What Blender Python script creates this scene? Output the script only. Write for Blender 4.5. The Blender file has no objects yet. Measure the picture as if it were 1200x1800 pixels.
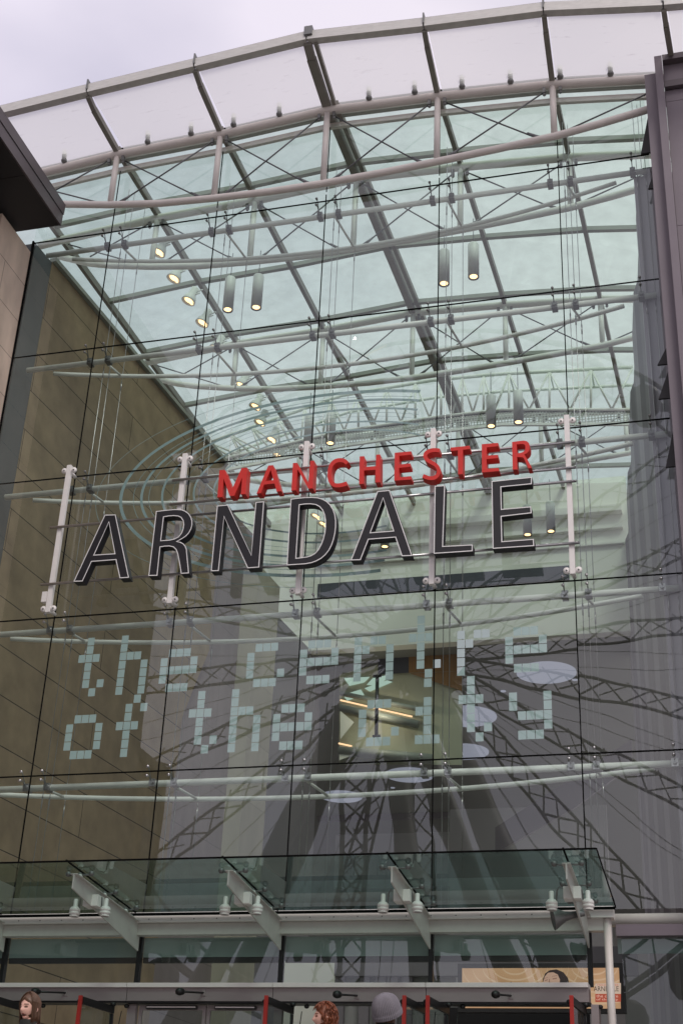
import bpy, bmesh, math, random
from mathutils import Vector, Matrix
random.seed(7)
rad = math.radians
# ------------------------------------------------------------------ camera, sky, sun, exposure
sc = bpy.context.scene
C = sc.collection
FPX = 2449.16
RX = Vector((0.96525474, -0.08419989, -0.24737355))
RY = Vector((0.25808741, 0.45542052, 0.85204638))
RZ = Vector((0.04091678, -0.88628581, 0.46132774))
CAM = Vector((0.0, -28.0, 0.0))
cd = bpy.data.cameras.new("camera"); cam = bpy.data.objects.new("camera", cd); C.objects.link(cam)
cd.sensor_fit = 'HORIZONTAL'; cd.sensor_width = 24.0; cd.lens = 24.0 * FPX / 1200.0
cd.clip_start = 0.1; cd.clip_end = 2000
_m = Matrix(((RX[0], -RX[1], -RX[2]), (RY[0], -RY[1], -RY[2]), (RZ[0], -RZ[1], -RZ[2]))).to_4x4()
_m.translation = CAM
cam.matrix_world = _m
sc.camera = cam
sc.view_settings.view_transform = 'Standard'; sc.view_settings.look = 'None'
sc.view_settings.exposure = 0.0; sc.view_settings.gamma = 1.0

SUN_EL, SUN_AZ = rad(50), rad(148)      # high on the right, veiled by cloud
w = bpy.data.worlds.new("World"); sc.world = w; w.use_nodes = True
nt = w.node_tree; nt.nodes.clear()
N = nt.nodes.new; Lk = nt.links.new
out = N('ShaderNodeOutputWorld'); bg = N('ShaderNodeBackground'); bg.inputs['Strength'].default_value = 0.10
sky = N('ShaderNodeTexSky'); sky.sky_type = 'NISHITA'; sky.sun_disc = False
sky.sun_elevation = SUN_EL; sky.sun_rotation = SUN_AZ
tc = N('ShaderNodeTexCoord'); mp = N('ShaderNodeMapping'); mp.inputs['Scale'].default_value = (1.0, 1.0, 2.2)
nz = N('ShaderNodeTexNoise'); nz.inputs['Scale'].default_value = 2.2; nz.inputs['Detail'].default_value = 5; nz.inputs['Roughness'].default_value = 0.45
cr = N('ShaderNodeValToRGB')
cr.color_ramp.elements[0].position = 0.40; cr.color_ramp.elements[0].color = (6.6, 6.3, 7.2, 1)
cr.color_ramp.elements[1].position = 0.60; cr.color_ramp.elements[1].color = (10.2, 9.4, 9.9, 1)
mx = N('ShaderNodeMix'); mx.data_type = 'RGBA'; mx.inputs['Factor'].default_value = 0.92
Lk(tc.outputs['Generated'], mp.inputs['Vector']); Lk(mp.outputs['Vector'], nz.inputs['Vector'])
Lk(nz.outputs['Fac'], cr.inputs['Fac'])
vd = N('ShaderNodeVectorMath'); vd.operation = 'DOT_PRODUCT'; vd.inputs[1].default_value = Vector((-0.62, 0.55, 0.56)).normalized()
vr = N('ShaderNodeMapRange'); vr.inputs['From Min'].default_value = 0.70; vr.inputs['From Max'].default_value = 0.99
Lk(tc.outputs['Generated'], vd.inputs[0]); Lk(vd.outputs['Value'], vr.inputs['Value'])
m0 = N('ShaderNodeMix'); m0.data_type = 'RGBA'; m0.blend_type = 'MULTIPLY'; m0.inputs['B'].default_value = (0.90, 0.91, 1.0, 1)
Lk(vr.outputs[0], m0.inputs['Factor']); Lk(cr.outputs['Color'], m0.inputs['A'])
Lk(sky.outputs['Color'], mx.inputs['A']); Lk(m0.outputs['Result'], mx.inputs['B'])
Lk(mx.outputs['Result'], bg.inputs['Color']); Lk(bg.outputs['Background'], out.inputs['Surface'])
sd = bpy.data.lights.new("sun", 'SUN'); sd.energy = 1.4; sd.angle = rad(18); sd.color = (1.0, 0.95, 0.87)
so = bpy.data.objects.new("sun", sd); C.objects.link(so)
_d = Vector((math.sin(SUN_AZ) * math.cos(SUN_EL), math.cos(SUN_AZ) * math.cos(SUN_EL), math.sin(SUN_EL)))
so.rotation_euler = _d.to_track_quat('Z', 'Y').to_euler(); so.location = (0, -40, 60)
try:
    sc.cycles.max_bounces = 10; sc.cycles.transparent_max_bounces = 24
except Exception: pass

# ------------------------------------------------------------------ measuring helpers
def ray(px, py):
    c = Vector((px - 600.0, py - 900.0, FPX))
    return Vector((RX.dot(c), RY.dot(c), RZ.dot(c)))
def F(px, py, Y=0.0):                       # point of the plane y=Y seen at that spot of the photo
    r = ray(px, py); return CAM + r * ((Y + 28.0) / r.y)
def FZ(px, py, z):
    r = ray(px, py); return CAM + r * (z / r.z)
def FP(px, py, a, n):                       # on a plane through a with normal n
    r = ray(px, py); return CAM + r * ((Vector(a) - CAM).dot(n) / r.dot(n))

# ------------------------------------------------------------------ materials
def new_mat(name):
    m = bpy.data.materials.new(name); m.use_nodes = True
    n = m.node_tree; n.nodes.clear()
    return m, n, n.nodes.new('ShaderNodeOutputMaterial')
def pbr(name, col, rough=0.5, metal=0.0, var=0.12, scale=6.0, bump=0.0, bscale=40.0, stretch=(1, 1, 1), emit=None, es=0.0):
    m, n, o = new_mat(name)
    b = n.nodes.new('ShaderNodeBsdfPrincipled'); n.links.new(b.outputs[0], o.inputs[0])
    b.inputs['Roughness'].default_value = rough; b.inputs['Metallic'].default_value = metal
    t = n.nodes.new('ShaderNodeTexCoord'); mp = n.nodes.new('ShaderNodeMapping'); mp.inputs['Scale'].default_value = stretch
    n.links.new(t.outputs['Object'], mp.inputs[0])
    nz = n.nodes.new('ShaderNodeTexNoise'); nz.inputs['Scale'].default_value = scale; nz.inputs['Detail'].default_value = 6
    n.links.new(mp.outputs[0], nz.inputs['Vector'])
    mix = n.nodes.new('ShaderNodeMix'); mix.data_type = 'RGBA'
    mix.inputs['A'].default_value = (*[c * (1 - var) for c in col], 1)
    mix.inputs['B'].default_value = (*[min(1, c * (1 + var)) for c in col], 1)
    n.links.new(nz.outputs['Fac'], mix.inputs['Factor']); n.links.new(mix.outputs['Result'], b.inputs['Base Color'])
    if bump:
        nb = n.nodes.new('ShaderNodeTexNoise'); nb.inputs['Scale'].default_value = bscale; nb.inputs['Detail'].default_value = 4
        n.links.new(t.outputs['Object'], nb.inputs['Vector'])
        bp = n.nodes.new('ShaderNodeBump'); bp.inputs['Strength'].default_value = bump; bp.inputs['Distance'].default_value = 0.01
        n.links.new(nb.outputs['Fac'], bp.inputs['Height']); n.links.new(bp.outputs[0], b.inputs['Normal'])
    if emit:
        b.inputs['Emission Color'].default_value = (*emit, 1); b.inputs['Emission Strength'].default_value = es
    return m
def glass(name, tint, ior=1.6, rough=0.0, wave=0.0, refl=(0.95, 0.97, 1.0), dirt=0.0):
    m, n, o = new_mat(name)
    tr = n.nodes.new('ShaderNodeBsdfTransparent'); tr.inputs[0].default_value = (*tint, 1)
    gl = n.nodes.new('ShaderNodeBsdfGlossy'); gl.inputs['Roughness'].default_value = rough; gl.inputs['Color'].default_value = (*refl, 1)
    f0 = 2 * ((ior - 1) / (ior + 1)) ** 2       # both faces of the pane
    lw = n.nodes.new('ShaderNodeLayerWeight'); lw.inputs['Blend'].default_value = 0.5
    pw = n.nodes.new('ShaderNodeMath'); pw.operation = 'POWER'; pw.inputs[1].default_value = 4.5; n.links.new(lw.outputs['Facing'], pw.inputs[0])
    fr = n.nodes.new('ShaderNodeMath'); fr.operation = 'MULTIPLY_ADD'; fr.inputs[1].default_value = 1 - f0; fr.inputs[2].default_value = f0
    n.links.new(pw.outputs[0], fr.inputs[0])
    ms = n.nodes.new('ShaderNodeMixShader')
    n.links.new(fr.outputs[0], ms.inputs[0]); n.links.new(tr.outputs[0], ms.inputs[1]); n.links.new(gl.outputs[0], ms.inputs[2])
    last = ms
    t = n.nodes.new('ShaderNodeTexCoord')
    if wave:
        nz = n.nodes.new('ShaderNodeTexNoise'); nz.inputs['Scale'].default_value = 0.55; nz.inputs['Detail'].default_value = 1.0
        n.links.new(t.outputs['Object'], nz.inputs['Vector'])
        bp = n.nodes.new('ShaderNodeBump'); bp.inputs['Strength'].default_value = 1.0; bp.inputs['Distance'].default_value = wave
        n.links.new(nz.outputs['Fac'], bp.inputs['Height']); n.links.new(bp.outputs[0], gl.inputs['Normal'])
    if dirt:
        df = n.nodes.new('ShaderNodeBsdfDiffuse'); df.inputs[0].default_value = (0.55, 0.56, 0.55, 1)
        nz = n.nodes.new('ShaderNodeTexNoise'); nz.inputs['Scale'].default_value = 1.3; nz.inputs['Detail'].default_value = 7
        mp = n.nodes.new('ShaderNodeMapping'); mp.inputs['Scale'].default_value = (1.5, 1.5, 0.5)
        n.links.new(t.outputs['Object'], mp.inputs[0]); n.links.new(mp.outputs[0], nz.inputs['Vector'])
        mr = n.nodes.new('ShaderNodeMapRange'); mr.inputs['From Min'].default_value = 0.35; mr.inputs['From Max'].default_value = 0.8
        mr.inputs['To Min'].default_value = dirt * 0.3; mr.inputs['To Max'].default_value = dirt * 1.6
        n.links.new(nz.outputs['Fac'], mr.inputs['Value'])
        m2 = n.nodes.new('ShaderNodeMixShader'); n.links.new(mr.outputs[0], m2.inputs[0])
        n.links.new(ms.outputs[0], m2.inputs[1]); n.links.new(df.outputs[0], m2.inputs[2]); last = m2
    n.links.new(last.outputs[0], o.inputs[0])
    return m
def emis(name, col, s):
    m, n, o = new_mat(name); e = n.nodes.new('ShaderNodeEmission')
    e.inputs[0].default_value = (*col, 1); e.inputs[1].default_value = s; n.links.new(e.outputs[0], o.inputs[0]); return m
def slab_stone(name, col, joint, uv, w=1.8, h=1.2, var=0.25, mortar=0.010, rough=0.75, streak=True):
    """stone slabs: uv = which object axes run along the courses / up; real joints in colour and bump"""
    m, n, o = new_mat(name)
    b = n.nodes.new('ShaderNodeBsdfPrincipled'); n.links.new(b.outputs[0], o.inputs[0]); b.inputs['Roughness'].default_value = rough
    t = n.nodes.new('ShaderNodeTexCoord'); sp = n.nodes.new('ShaderNodeSeparateXYZ'); cb = n.nodes.new('ShaderNodeCombineXYZ')
    n.links.new(t.outputs['Object'], sp.inputs[0])
    n.links.new(sp.outputs[uv[0]], cb.inputs[0]); n.links.new(sp.outputs[uv[1]], cb.inputs[1])
    br = n.nodes.new('ShaderNodeTexBrick'); br.inputs['Scale'].default_value = 1.0; br.inputs['Mortar Size'].default_value = mortar
    br.inputs['Brick Width'].default_value = w; br.inputs['Row Height'].default_value = h; br.inputs['Mortar Smooth'].default_value = 0.3
    br.inputs['Color1'].default_value = (*[c * 0.93 for c in col], 1); br.inputs['Color2'].default_value = (*[c * 1.07 for c in col], 1)
    br.inputs['Mortar'].default_value = (*joint, 1)
    n.links.new(cb.outputs[0], br.inputs['Vector'])
    nz = n.nodes.new('ShaderNodeTexNoise'); nz.inputs['Scale'].default_value = 1.1; nz.inputs['Detail'].default_value = 8
    mp = n.nodes.new('ShaderNodeMapping'); mp.inputs['Scale'].default_value = (1.6, 1.6, 0.7 if streak else 1.6)
    n.links.new(t.outputs['Object'], mp.inputs[0]); n.links.new(mp.outputs[0], nz.inputs['Vector'])
    mr = n.nodes.new('ShaderNodeMapRange'); mr.inputs['From Min'].default_value = 0.3; mr.inputs['From Max'].default_value = 0.7
    mr.inputs['To Min'].default_value = 1 - var; mr.inputs['To Max'].default_value = 1 + var
    n.links.new(nz.outputs['Fac'], mr.inputs[0])
    mx = n.nodes.new('ShaderNodeVectorMath'); mx.operation = 'SCALE'
    n.links.new(br.outputs['Color'], mx.inputs[0]); n.links.new(mr.outputs[0], mx.inputs['Scale'])
    n.links.new(mx.outputs[0], b.inputs['Base Color'])
    bp = n.nodes.new('ShaderNodeBump'); bp.inputs['Strength'].default_value = 0.6; bp.inputs['Distance'].default_value = 0.02; bp.invert = True
    n.links.new(br.outputs['Fac'], bp.inputs['Height']); n.links.new(bp.outputs[0], b.inputs['Normal'])
    return m

M = {}
M['tube'] = pbr('painted_tube', (0.72, 0.66, 0.63), 0.42, 0, 0.10, 3.0)
M['post'] = pbr('white_post_paint', (0.88, 0.84, 0.82), 0.4, 0, 0.06, 4.0)
M['steel'] = pbr('stainless_steel', (0.50, 0.49, 0.50), 0.28, 0.9, 0.10, 12.0)
M['rod'] = pbr('steel_rod', (0.16, 0.16, 0.17), 0.45, 0.7, 0.1, 8.0)
M['casting'] = pbr('grey_casting', (0.20, 0.20, 0.20), 0.45, 0.5, 0.2, 20.0)
M['rafter'] = pbr('rafter_paint', (0.25, 0.235, 0.21), 0.5, 0.1, 0.22, 2.0)
M['tube_in'] = pbr('inner_tube_paint', (0.86, 0.87, 0.84), 0.42, 0, 0.08, 3.0)
M['purlin'] = pbr('purlin_paint', (0.34, 0.36, 0.33), 0.5, 0.1, 0.15, 2.0)
M['gutter'] = pbr('gutter_metal', (0.62, 0.60, 0.58), 0.45, 0.2, 0.2, 5.0, stretch=(1, 1, 5))
M['glass'] = glass('facade_glass', (0.865, 0.93, 0.895), 1.57, 0.0, 0.0038, dirt=0.006)
M['roofglass'] = glass('roof_glass', (0.77, 0.915, 0.815), 1.4, 0.0, dirt=0.13)
M['canopyglass'] = glass('canopy_glass', (0.42, 0.60, 0.54), 1.5, 0.0, 0.001, dirt=0.05)
M['doorglass'] = glass('door_glass', (0.62, 0.70, 0.67), 1.5, 0.0, 0.001, dirt=0.02)
M['seal'] = pbr('black_silicone', (0.004, 0.004, 0.004), 0.9); M['seal'].node_tree.nodes['Principled BSDF'].inputs['Specular IOR Level'].default_value = 0.1
M['red'] = pbr('red_letter_paint', (0.70, 0.030, 0.022), 0.42, 0, 0.10, 9.0)
M['black'] = pbr('charcoal_letter_face', (0.016, 0.014, 0.018), 0.5, 0, 0.18, 30.0)
M['trim'] = pbr('pale_letter_edge', (0.86, 0.84, 0.84), 0.4)
M['vinyl'] = pbr('frosted_vinyl', (0.50, 0.60, 0.62), 0.7, 0, 0.06, 3.0)
M['vinylring'] = pbr('thin_frost_vinyl', (0.34, 0.44, 0.46), 0.7, 0, 0.06, 3.0)
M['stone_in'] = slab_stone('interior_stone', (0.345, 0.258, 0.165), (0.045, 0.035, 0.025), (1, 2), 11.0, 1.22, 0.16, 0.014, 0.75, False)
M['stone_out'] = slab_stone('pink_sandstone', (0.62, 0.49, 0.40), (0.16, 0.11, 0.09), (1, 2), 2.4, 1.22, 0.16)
M['cladding'] = pbr('mauve_cladding', (0.185, 0.155, 0.18), 0.5, 0.15, 0.10, 1.5)
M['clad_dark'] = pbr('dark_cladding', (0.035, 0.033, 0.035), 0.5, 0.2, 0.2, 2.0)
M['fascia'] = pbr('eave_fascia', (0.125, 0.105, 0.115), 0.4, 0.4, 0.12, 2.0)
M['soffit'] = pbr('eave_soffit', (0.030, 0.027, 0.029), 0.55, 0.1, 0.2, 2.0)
M['postgrey'] = pbr('edge_post_metal', (0.11, 0.12, 0.13), 0.45, 0.3, 0.1, 2.0)
M['lilac'] = slab_stone('lilac_render', (0.31, 0.255, 0.255), (0.10, 0.09, 0.09), (1, 2), 6.0, 1.9, 0.10, 0.006)
M['lilacwall'] = pbr('lilac_plaster', (0.32, 0.32, 0.31), 0.7, 0, 0.08, 0.6)
M['cream'] = slab_stone('cream_pier_stone', (0.46, 0.42, 0.35), (0.2, 0.18, 0.15), (0, 2), 3.0, 2.2, 0.08, 0.006)
M['white'] = pbr('white_plaster', (0.82, 0.82, 0.76), 0.6, 0, 0.04, 0.5)
M['whitepaint'] = pbr('white_metal_paint', (0.80, 0.78, 0.75), 0.4, 0, 0.06, 4.0)
M['armpaint'] = pbr('arm_metal_paint', (0.58, 0.56, 0.53), 0.42, 0.1, 0.10, 5.0)
M['header'] = pbr('brushed_header', (0.33, 0.28, 0.28), 0.45, 0.35, 0.18, 3.0, stretch=(0.3, 1, 1))
M['sill'] = pbr('header_sill', (0.86, 0.78, 0.76), 0.4, 0.1, 0.05, 4.0)
M['blind'] = pbr('green_grey_band', (0.30, 0.38, 0.37), 0.6, 0, 0.06, 2.0)
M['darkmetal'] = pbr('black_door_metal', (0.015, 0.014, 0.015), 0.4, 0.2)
M['redpaint'] = pbr('red_door_edge', (0.42, 0.025, 0.018), 0.4)
M['brown'] = pbr('brown_timber_panel', (0.30, 0.155, 0.05), 0.5, 0, 0.3, 2.0, stretch=(6, 6, 0.4))
M['darkblue'] = pbr('slate_panel', (0.060, 0.062, 0.085), 0.5, 0, 0.2, 2.0)
M['purple'] = pbr('purple_grey_wall', (0.20, 0.185, 0.20), 0.6, 0, 0.1, 0.8)
M['ceil'] = pbr('mall_ceiling', (0.22, 0.225, 0.21), 0.7, 0, 0.06, 0.6)
M['floor'] = slab_stone('mall_floor', (0.42, 0.39, 0.36), (0.2, 0.2, 0.2), (0, 1), 0.9, 0.9, 0.1, 0.008, 0.35, False)
M['paving'] = slab_stone('plaza_paving', (0.30, 0.28, 0.26), (0.12, 0.11, 0.1), (0, 1), 0.6, 0.4, 0.15, 0.01, 0.8, False)
M['lampglow'] = emis('warm_lamp_glow', (1.0, 0.62, 0.30), 3.2)
M['discglow'] = emis('ceiling_disc_glow', (0.62, 0.62, 0.78), 0.42)
M['stripglow'] = emis('strip_lamp_glow', (1.0, 0.60, 0.34), 1.6)
M['lampgrey'] = pbr('grey_lamp_body', (0.80, 0.83, 0.81), 0.45, 0.0, 0.08, 5.0)
M['wheel'] = pbr('wheel_silhouette', (0.12, 0.12, 0.10), 0.5, 0.1, 0.1, 1.0)  # dark colour stands in for the wheel's backlit silhouette
M['skin'] = pbr('skin', (0.76, 0.44, 0.35), 0.5, 0, 0.08, 20.0)
M['lips'] = pbr('lips', (0.38, 0.06, 0.06), 0.4)
M['mouth'] = pbr('open_mouth', (0.06, 0.01, 0.01), 0.5)
M['teeth'] = pbr('teeth', (0.7, 0.66, 0.6), 0.3)
M['eyedark'] = pbr('eye_lash', (0.03, 0.018, 0.015), 0.5)
M['eyewhite'] = pbr('eye_white', (0.62, 0.56, 0.54), 0.3)
def frit(name, tint, dots):                  # white ceramic frit on glass: lets the cloud light through, dirty streaks
    m, n, o = new_mat(name)
    tr = n.nodes.new('ShaderNodeBsdfTransparent'); tr.inputs[0].default_value = (*tint, 1)
    tl = n.nodes.new('ShaderNodeBsdfTranslucent')
    t = n.nodes.new('ShaderNodeTexCoord'); mp = n.nodes.new('ShaderNodeMapping'); mp.inputs['Scale'].default_value = (0.9, 6, 6)
    mp.inputs['Rotation'].default_value = (0, 0, 0.1)
    nz = n.nodes.new('ShaderNodeTexNoise'); nz.inputs['Scale'].default_value = 1.4; nz.inputs['Detail'].default_value = 9; nz.inputs['Roughness'].default_value = 0.7
    n.links.new(t.outputs['Object'], mp.inputs[0]); n.links.new(mp.outputs[0], nz.inputs['Vector'])
    r = n.nodes.new('ShaderNodeValToRGB'); r.color_ramp.elements[0].position = 0.16; r.color_ramp.elements[0].color = (0.34, 0.31, 0.31, 1)
    r.color_ramp.elements[1].position = 0.40; r.color_ramp.elements[1].color = (0.64, 0.63, 0.625, 1)
    n.links.new(nz.outputs['Fac'], r.inputs[0]); n.links.new(r.outputs[0], tl.inputs[0])
    ms = n.nodes.new('ShaderNodeMixShader'); ms.inputs[0].default_value = dots
    n.links.new(tr.outputs[0], ms.inputs[1]); n.links.new(tl.outputs[0], ms.inputs[2]); n.links.new(ms.outputs[0], o.inputs[0])
    return m
M['frit'] = frit('fritted_glass', (0.84, 0.83, 0.85), 0.62)

# ------------------------------------------------------------------ mesh building
ORG = {}
class MB:
    def __init__(s): s.v = []; s.f = []; s.mi = []; s.smooth = []
    def add(s, vs, fs, mi=0, smooth=False):
        k = len(s.v); s.v += [Vector(v) for v in vs]
        for f in fs: s.f.append([i + k for i in f]); s.mi.append(mi); s.smooth.append(smooth)
        return s
    def box(s, x0, x1, y0, y1, z0, z1, mi=0):
        vs = [(x, y, z) for z in (z0, z1) for y in (y0, y1) for x in (x0, x1)]
        return s.add(vs, [(0, 2, 3, 1), (4, 5, 7, 6), (0, 1, 5, 4), (2, 6, 7, 3), (0, 4, 6, 2), (1, 3, 7, 5)], mi)
    def hexa(s, a, mi=0):                       # 8 points: bottom quad, top quad
        return s.add(a, [(0, 3, 2, 1), (4, 5, 6, 7), (0, 1, 5, 4), (1, 2, 6, 5), (2, 3, 7, 6), (3, 0, 4, 7)], mi)
    def quad(s, *p, mi=0): return s.add(p, [tuple(range(len(p)))], mi)
    def tube(s, pts, r, n=12, cap=True, mi=0, r1=None):
        pts = [Vector(p) for p in pts]; rings = []
        for i, p in enumerate(pts):
            d = (pts[min(i + 1, len(pts) - 1)] - pts[max(i - 1, 0)]).normalized()
            u = d.cross(Vector((0, 0, 1)) if abs(d.z) < 0.95 else Vector((0, 1, 0))).normalized(); v = d.cross(u)
            rr = r if r1 is None else r + (r1 - r) * i / (len(pts) - 1)
            rings.append([p + (u * math.cos(2 * math.pi * k / n) + v * math.sin(2 * math.pi * k / n)) * rr for k in range(n)])
        vs = [q for ring in rings for q in ring]
        fs = [(i * n + k, i * n + (k + 1) % n, (i + 1) * n + (k + 1) % n, (i + 1) * n + k) for i in range(len(pts) - 1) for k in range(n)]
        s.add(vs, fs, mi, True)
        if cap:
            s.add(rings[0], [tuple(range(n))], mi); s.add(rings[-1], [tuple(reversed(range(n)))], mi)
        return s
    def beam(s, a, b, wd, ht, mi=0, up=(0, 0, 1)):     # rectangular bar
        a, b = Vector(a), Vector(b); d = (b - a).normalized(); u = d.cross(Vector(up)).normalized() * wd / 2; v = u.cross(d).normalized() * ht / 2
        return s.hexa([a - u - v, a + u - v, b + u - v, b - u - v, a - u + v, a + u + v, b + u + v, b - u + v], mi)
    def ball(s, c, r, n=10, mi=0, sc_=(1, 1, 1)):
        c = Vector(c); vs = []; fs = []; m = n // 2 + 1
        for i in range(m + 1):
            th = math.pi * i / m
            for k in range(n):
                ph = 2 * math.pi * k / n
                vs.append(c + Vector((math.sin(th) * math.cos(ph) * r * sc_[0], math.sin(th) * math.sin(ph) * r * sc_[1], math.cos(th) * r * sc_[2])))
        for i in range(m):
            for k in range(n): fs.append((i * n + k, (i + 1) * n + k, (i + 1) * n + (k + 1) % n, i * n + (k + 1) % n))
        return s.add(vs, fs, mi, True)
    def lathe(s, c, prof, n=20, mi=0, axis=(0, 0, 1)):   # prof: (radius, height)
        c = Vector(c); q = Vector((0, 0, 1)).rotation_difference(Vector(axis)); vs = []; fs = []
        for r, h in prof:
            for k in range(n):
                ph = 2 * math.pi * k / n; vs.append(c + q @ Vector((r * math.cos(ph), r * math.sin(ph), h)))
        for i in range(len(prof) - 1):
            for k in range(n): fs.append((i * n + k, i * n + (k + 1) % n, (i + 1) * n + (k + 1) % n, (i + 1) * n + k))
        return s.add(vs, fs, mi, True)
    def build(s, name, mats, parent=None, bevel=0.0):
        if not isinstance(mats, (list, tuple)): mats = [mats]
        org = ORG.get(parent.name, Vector((0, 0, 0))) if parent else Vector((0, 0, 0))
        me = bpy.data.meshes.new(name); me.from_pydata([v - org for v in s.v], [], s.f)
        for m in mats: me.materials.append(m)
        me.polygons.foreach_set('material_index', s.mi); me.polygons.foreach_set('use_smooth', s.smooth)
        me.update()
        bm = bmesh.new(); bm.from_mesh(me); bmesh.ops.remove_doubles(bm, verts=bm.verts, dist=1e-5)
        if bevel:
            ed = [e for e in bm.edges if len(e.link_faces) == 2 and e.calc_face_angle(0) > 0.6]
            bmesh.ops.bevel(bm, geom=ed, offset=bevel, segments=2, affect='EDGES', profile=0.7)
        bmesh.ops.recalc_face_normals(bm, faces=bm.faces); bm.to_mesh(me); bm.free()
        o = bpy.data.objects.new(name, me); C.objects.link(o)
        if parent: o.parent = parent
        ORG[o.name] = org
        return o
def tag(o, label=None, cat=None, group=None, kind=None):
    for k, v in (('label', label), ('category', cat), ('group', group), ('kind', kind)):
        if v: o[k] = v
    return o
def thing(name, loc, label, cat, group=None):
    o = bpy.data.objects.new(name, None); C.objects.link(o); o.location = loc; o.empty_display_size = 0.2
    ORG[o.name] = Vector(loc); return tag(o, label, cat, group)
def dup(o, loc, label=None, parent=None, rotz=None):
    def cp(s, p):
        c = s.copy(); C.objects.link(c); c.parent = p
        for ch in list(s.children): cp(ch, c)
        return c
    r = cp(o, parent); r.location = loc
    if rotz is not None: r.rotation_euler.z = rotz
    if label: r['label'] = label
    return r
def area2(p): return sum(p[i][0] * p[(i + 1) % len(p)][1] - p[(i + 1) % len(p)][0] * p[i][1] for i in range(len(p))) / 2
def offset_poly(p, d):
    n = len(p); res = []; sgn = 1 if area2(p) > 0 else -1
    for i in range(n):
        a, b, c = Vector(p[i - 1]), Vector(p[i]), Vector(p[(i + 1) % n])
        e1 = (b - a).normalized(); e2 = (c - b).normalized()
        n1 = Vector((-e1.y, e1.x)) * sgn; n2 = Vector((-e2.y, e2.x)) * sgn
        m = (n1 + n2); k = max(0.35, (1 + n1.dot(n2)) / 2) ** 0.5
        m = m.normalized() if m.length > 1e-6 else n1
        res.append(b + m * (d / k))
    return res
def fill2d(loops):                         # triangulate outer + holes -> verts, tris
    bm = bmesh.new()
    for lp in loops:
        vs = [bm.verts.new((x, y, 0)) for x, y in lp]
        for i in range(len(vs)): bm.edges.new((vs[i], vs[(i + 1) % len(vs)]))
    bmesh.ops.triangle_fill(bm, use_beauty=True, use_dissolve=False, edges=bm.edges[:])
    bm.verts.index_update()
    V = [(v.co.x, v.co.y) for v in bm.verts]; T = [[v.index for v in f.verts] for f in bm.faces]; bm.free(); return V, T
def extrude_loops(mb, loops, y0, y1, mi=0):   # loops in (x,z), front y0, back y1
    V, T = fill2d(loops)
    mb.add([(x, y0, z) for x, z in V], T, mi); mb.add([(x, y1, z) for x, z in V], [list(reversed(t)) for t in T], mi)
    for lp in loops:
        n = len(lp); vs = [(x, y0, z) for x, z in lp] + [(x, y1, z) for x, z in lp]
        mb.add(vs, [(i, (i + 1) % n, n + (i + 1) % n, n + i) for i in range(n)], mi)
def text_mesh(txt, size, bold=0.0):
    cu = bpy.data.curves.new('t', 'FONT'); cu.body = txt; cu.size = size; cu.offset = bold; cu.resolution_u = 3
    ob = bpy.data.objects.new('t', cu); C.objects.link(ob)
    dg = bpy.context.evaluated_depsgraph_get(); me = ob.evaluated_get(dg).to_mesh()
    V = [(v.co.x, v.co.y) for v in me.vertices]; P = [list(p.vertices) for p in me.polygons]
    ob.evaluated_get(dg).to_mesh_clear(); bpy.data.objects.remove(ob); bpy.data.curves.remove(cu)
    return V, P

COLX = [-15.2, -12.09, -8.966, -5.865, -2.747]
LEV = [24.68, 20.77, 16.845, 12.952, 9.027]       # glass joint levels
XL, XR = -17.6, -0.45
def interp(tab, x):
    for (a, b), (c, d) in zip(tab, tab[1:]):
        if x <= c: return b + (d - b) * (x - a) / (c - a)
    (a, b), (c, d) = tab[-2:]; return b + (d - b) * (x - a) / (c - a)
ROOF = [(-23, 26.2), (-18.3, 26.8), (-15.1, 27.12), (-12.03, 27.25), (-8.93, 27.52), (-5.84, 27.38), (-2.76, 27.15), (0.35, 26.72), (3.4, 26.2)]
def zr(x): return interp(ROOF, x)

# ================================================================== SETTING
# ground: lower plaza by the camera, steps, upper plaza, steps, forecourt level with the mall floor
prof = [(-400, -1.45), (-24.5, -1.45)]
y, z = -24.5, -1.45
for i in range(10): z += 0.16; prof += [(y, z)]; y += 0.36; prof += [(y, z)]
prof += [(-7.0, z)]; y = -7.0
for i in range(11): z += 0.17; prof += [(y, z)]; y += 0.34; prof += [(y, z)]
ZF = z
prof += [(0.0, ZF)]
g = MB()
for (a, b), (c, d) in zip(prof, prof[1:]): g.quad((-300, a, b), (300, a, b), (300, c, d), (-300, c, d))
tag(g.build('plaza_ground', M['paving']), kind='structure')
g = MB(); g.quad((-300, 0, ZF - 0.004), (300, 0, ZF - 0.004), (300, 400, ZF - 0.004), (-300, 400, ZF - 0.004))
tag(g.build('mall_floor', M['floor']), kind='structure')

KW = 0.08                                  # left mall wall runs slightly inwards
wn = Vector((1, -KW, 0)).normalized(); wa = Vector((XL + 0.05, 0, 0))
def LW(Y, z, off=0.0): return Vector((XL + 0.05 + KW * Y + off, Y, z))
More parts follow.
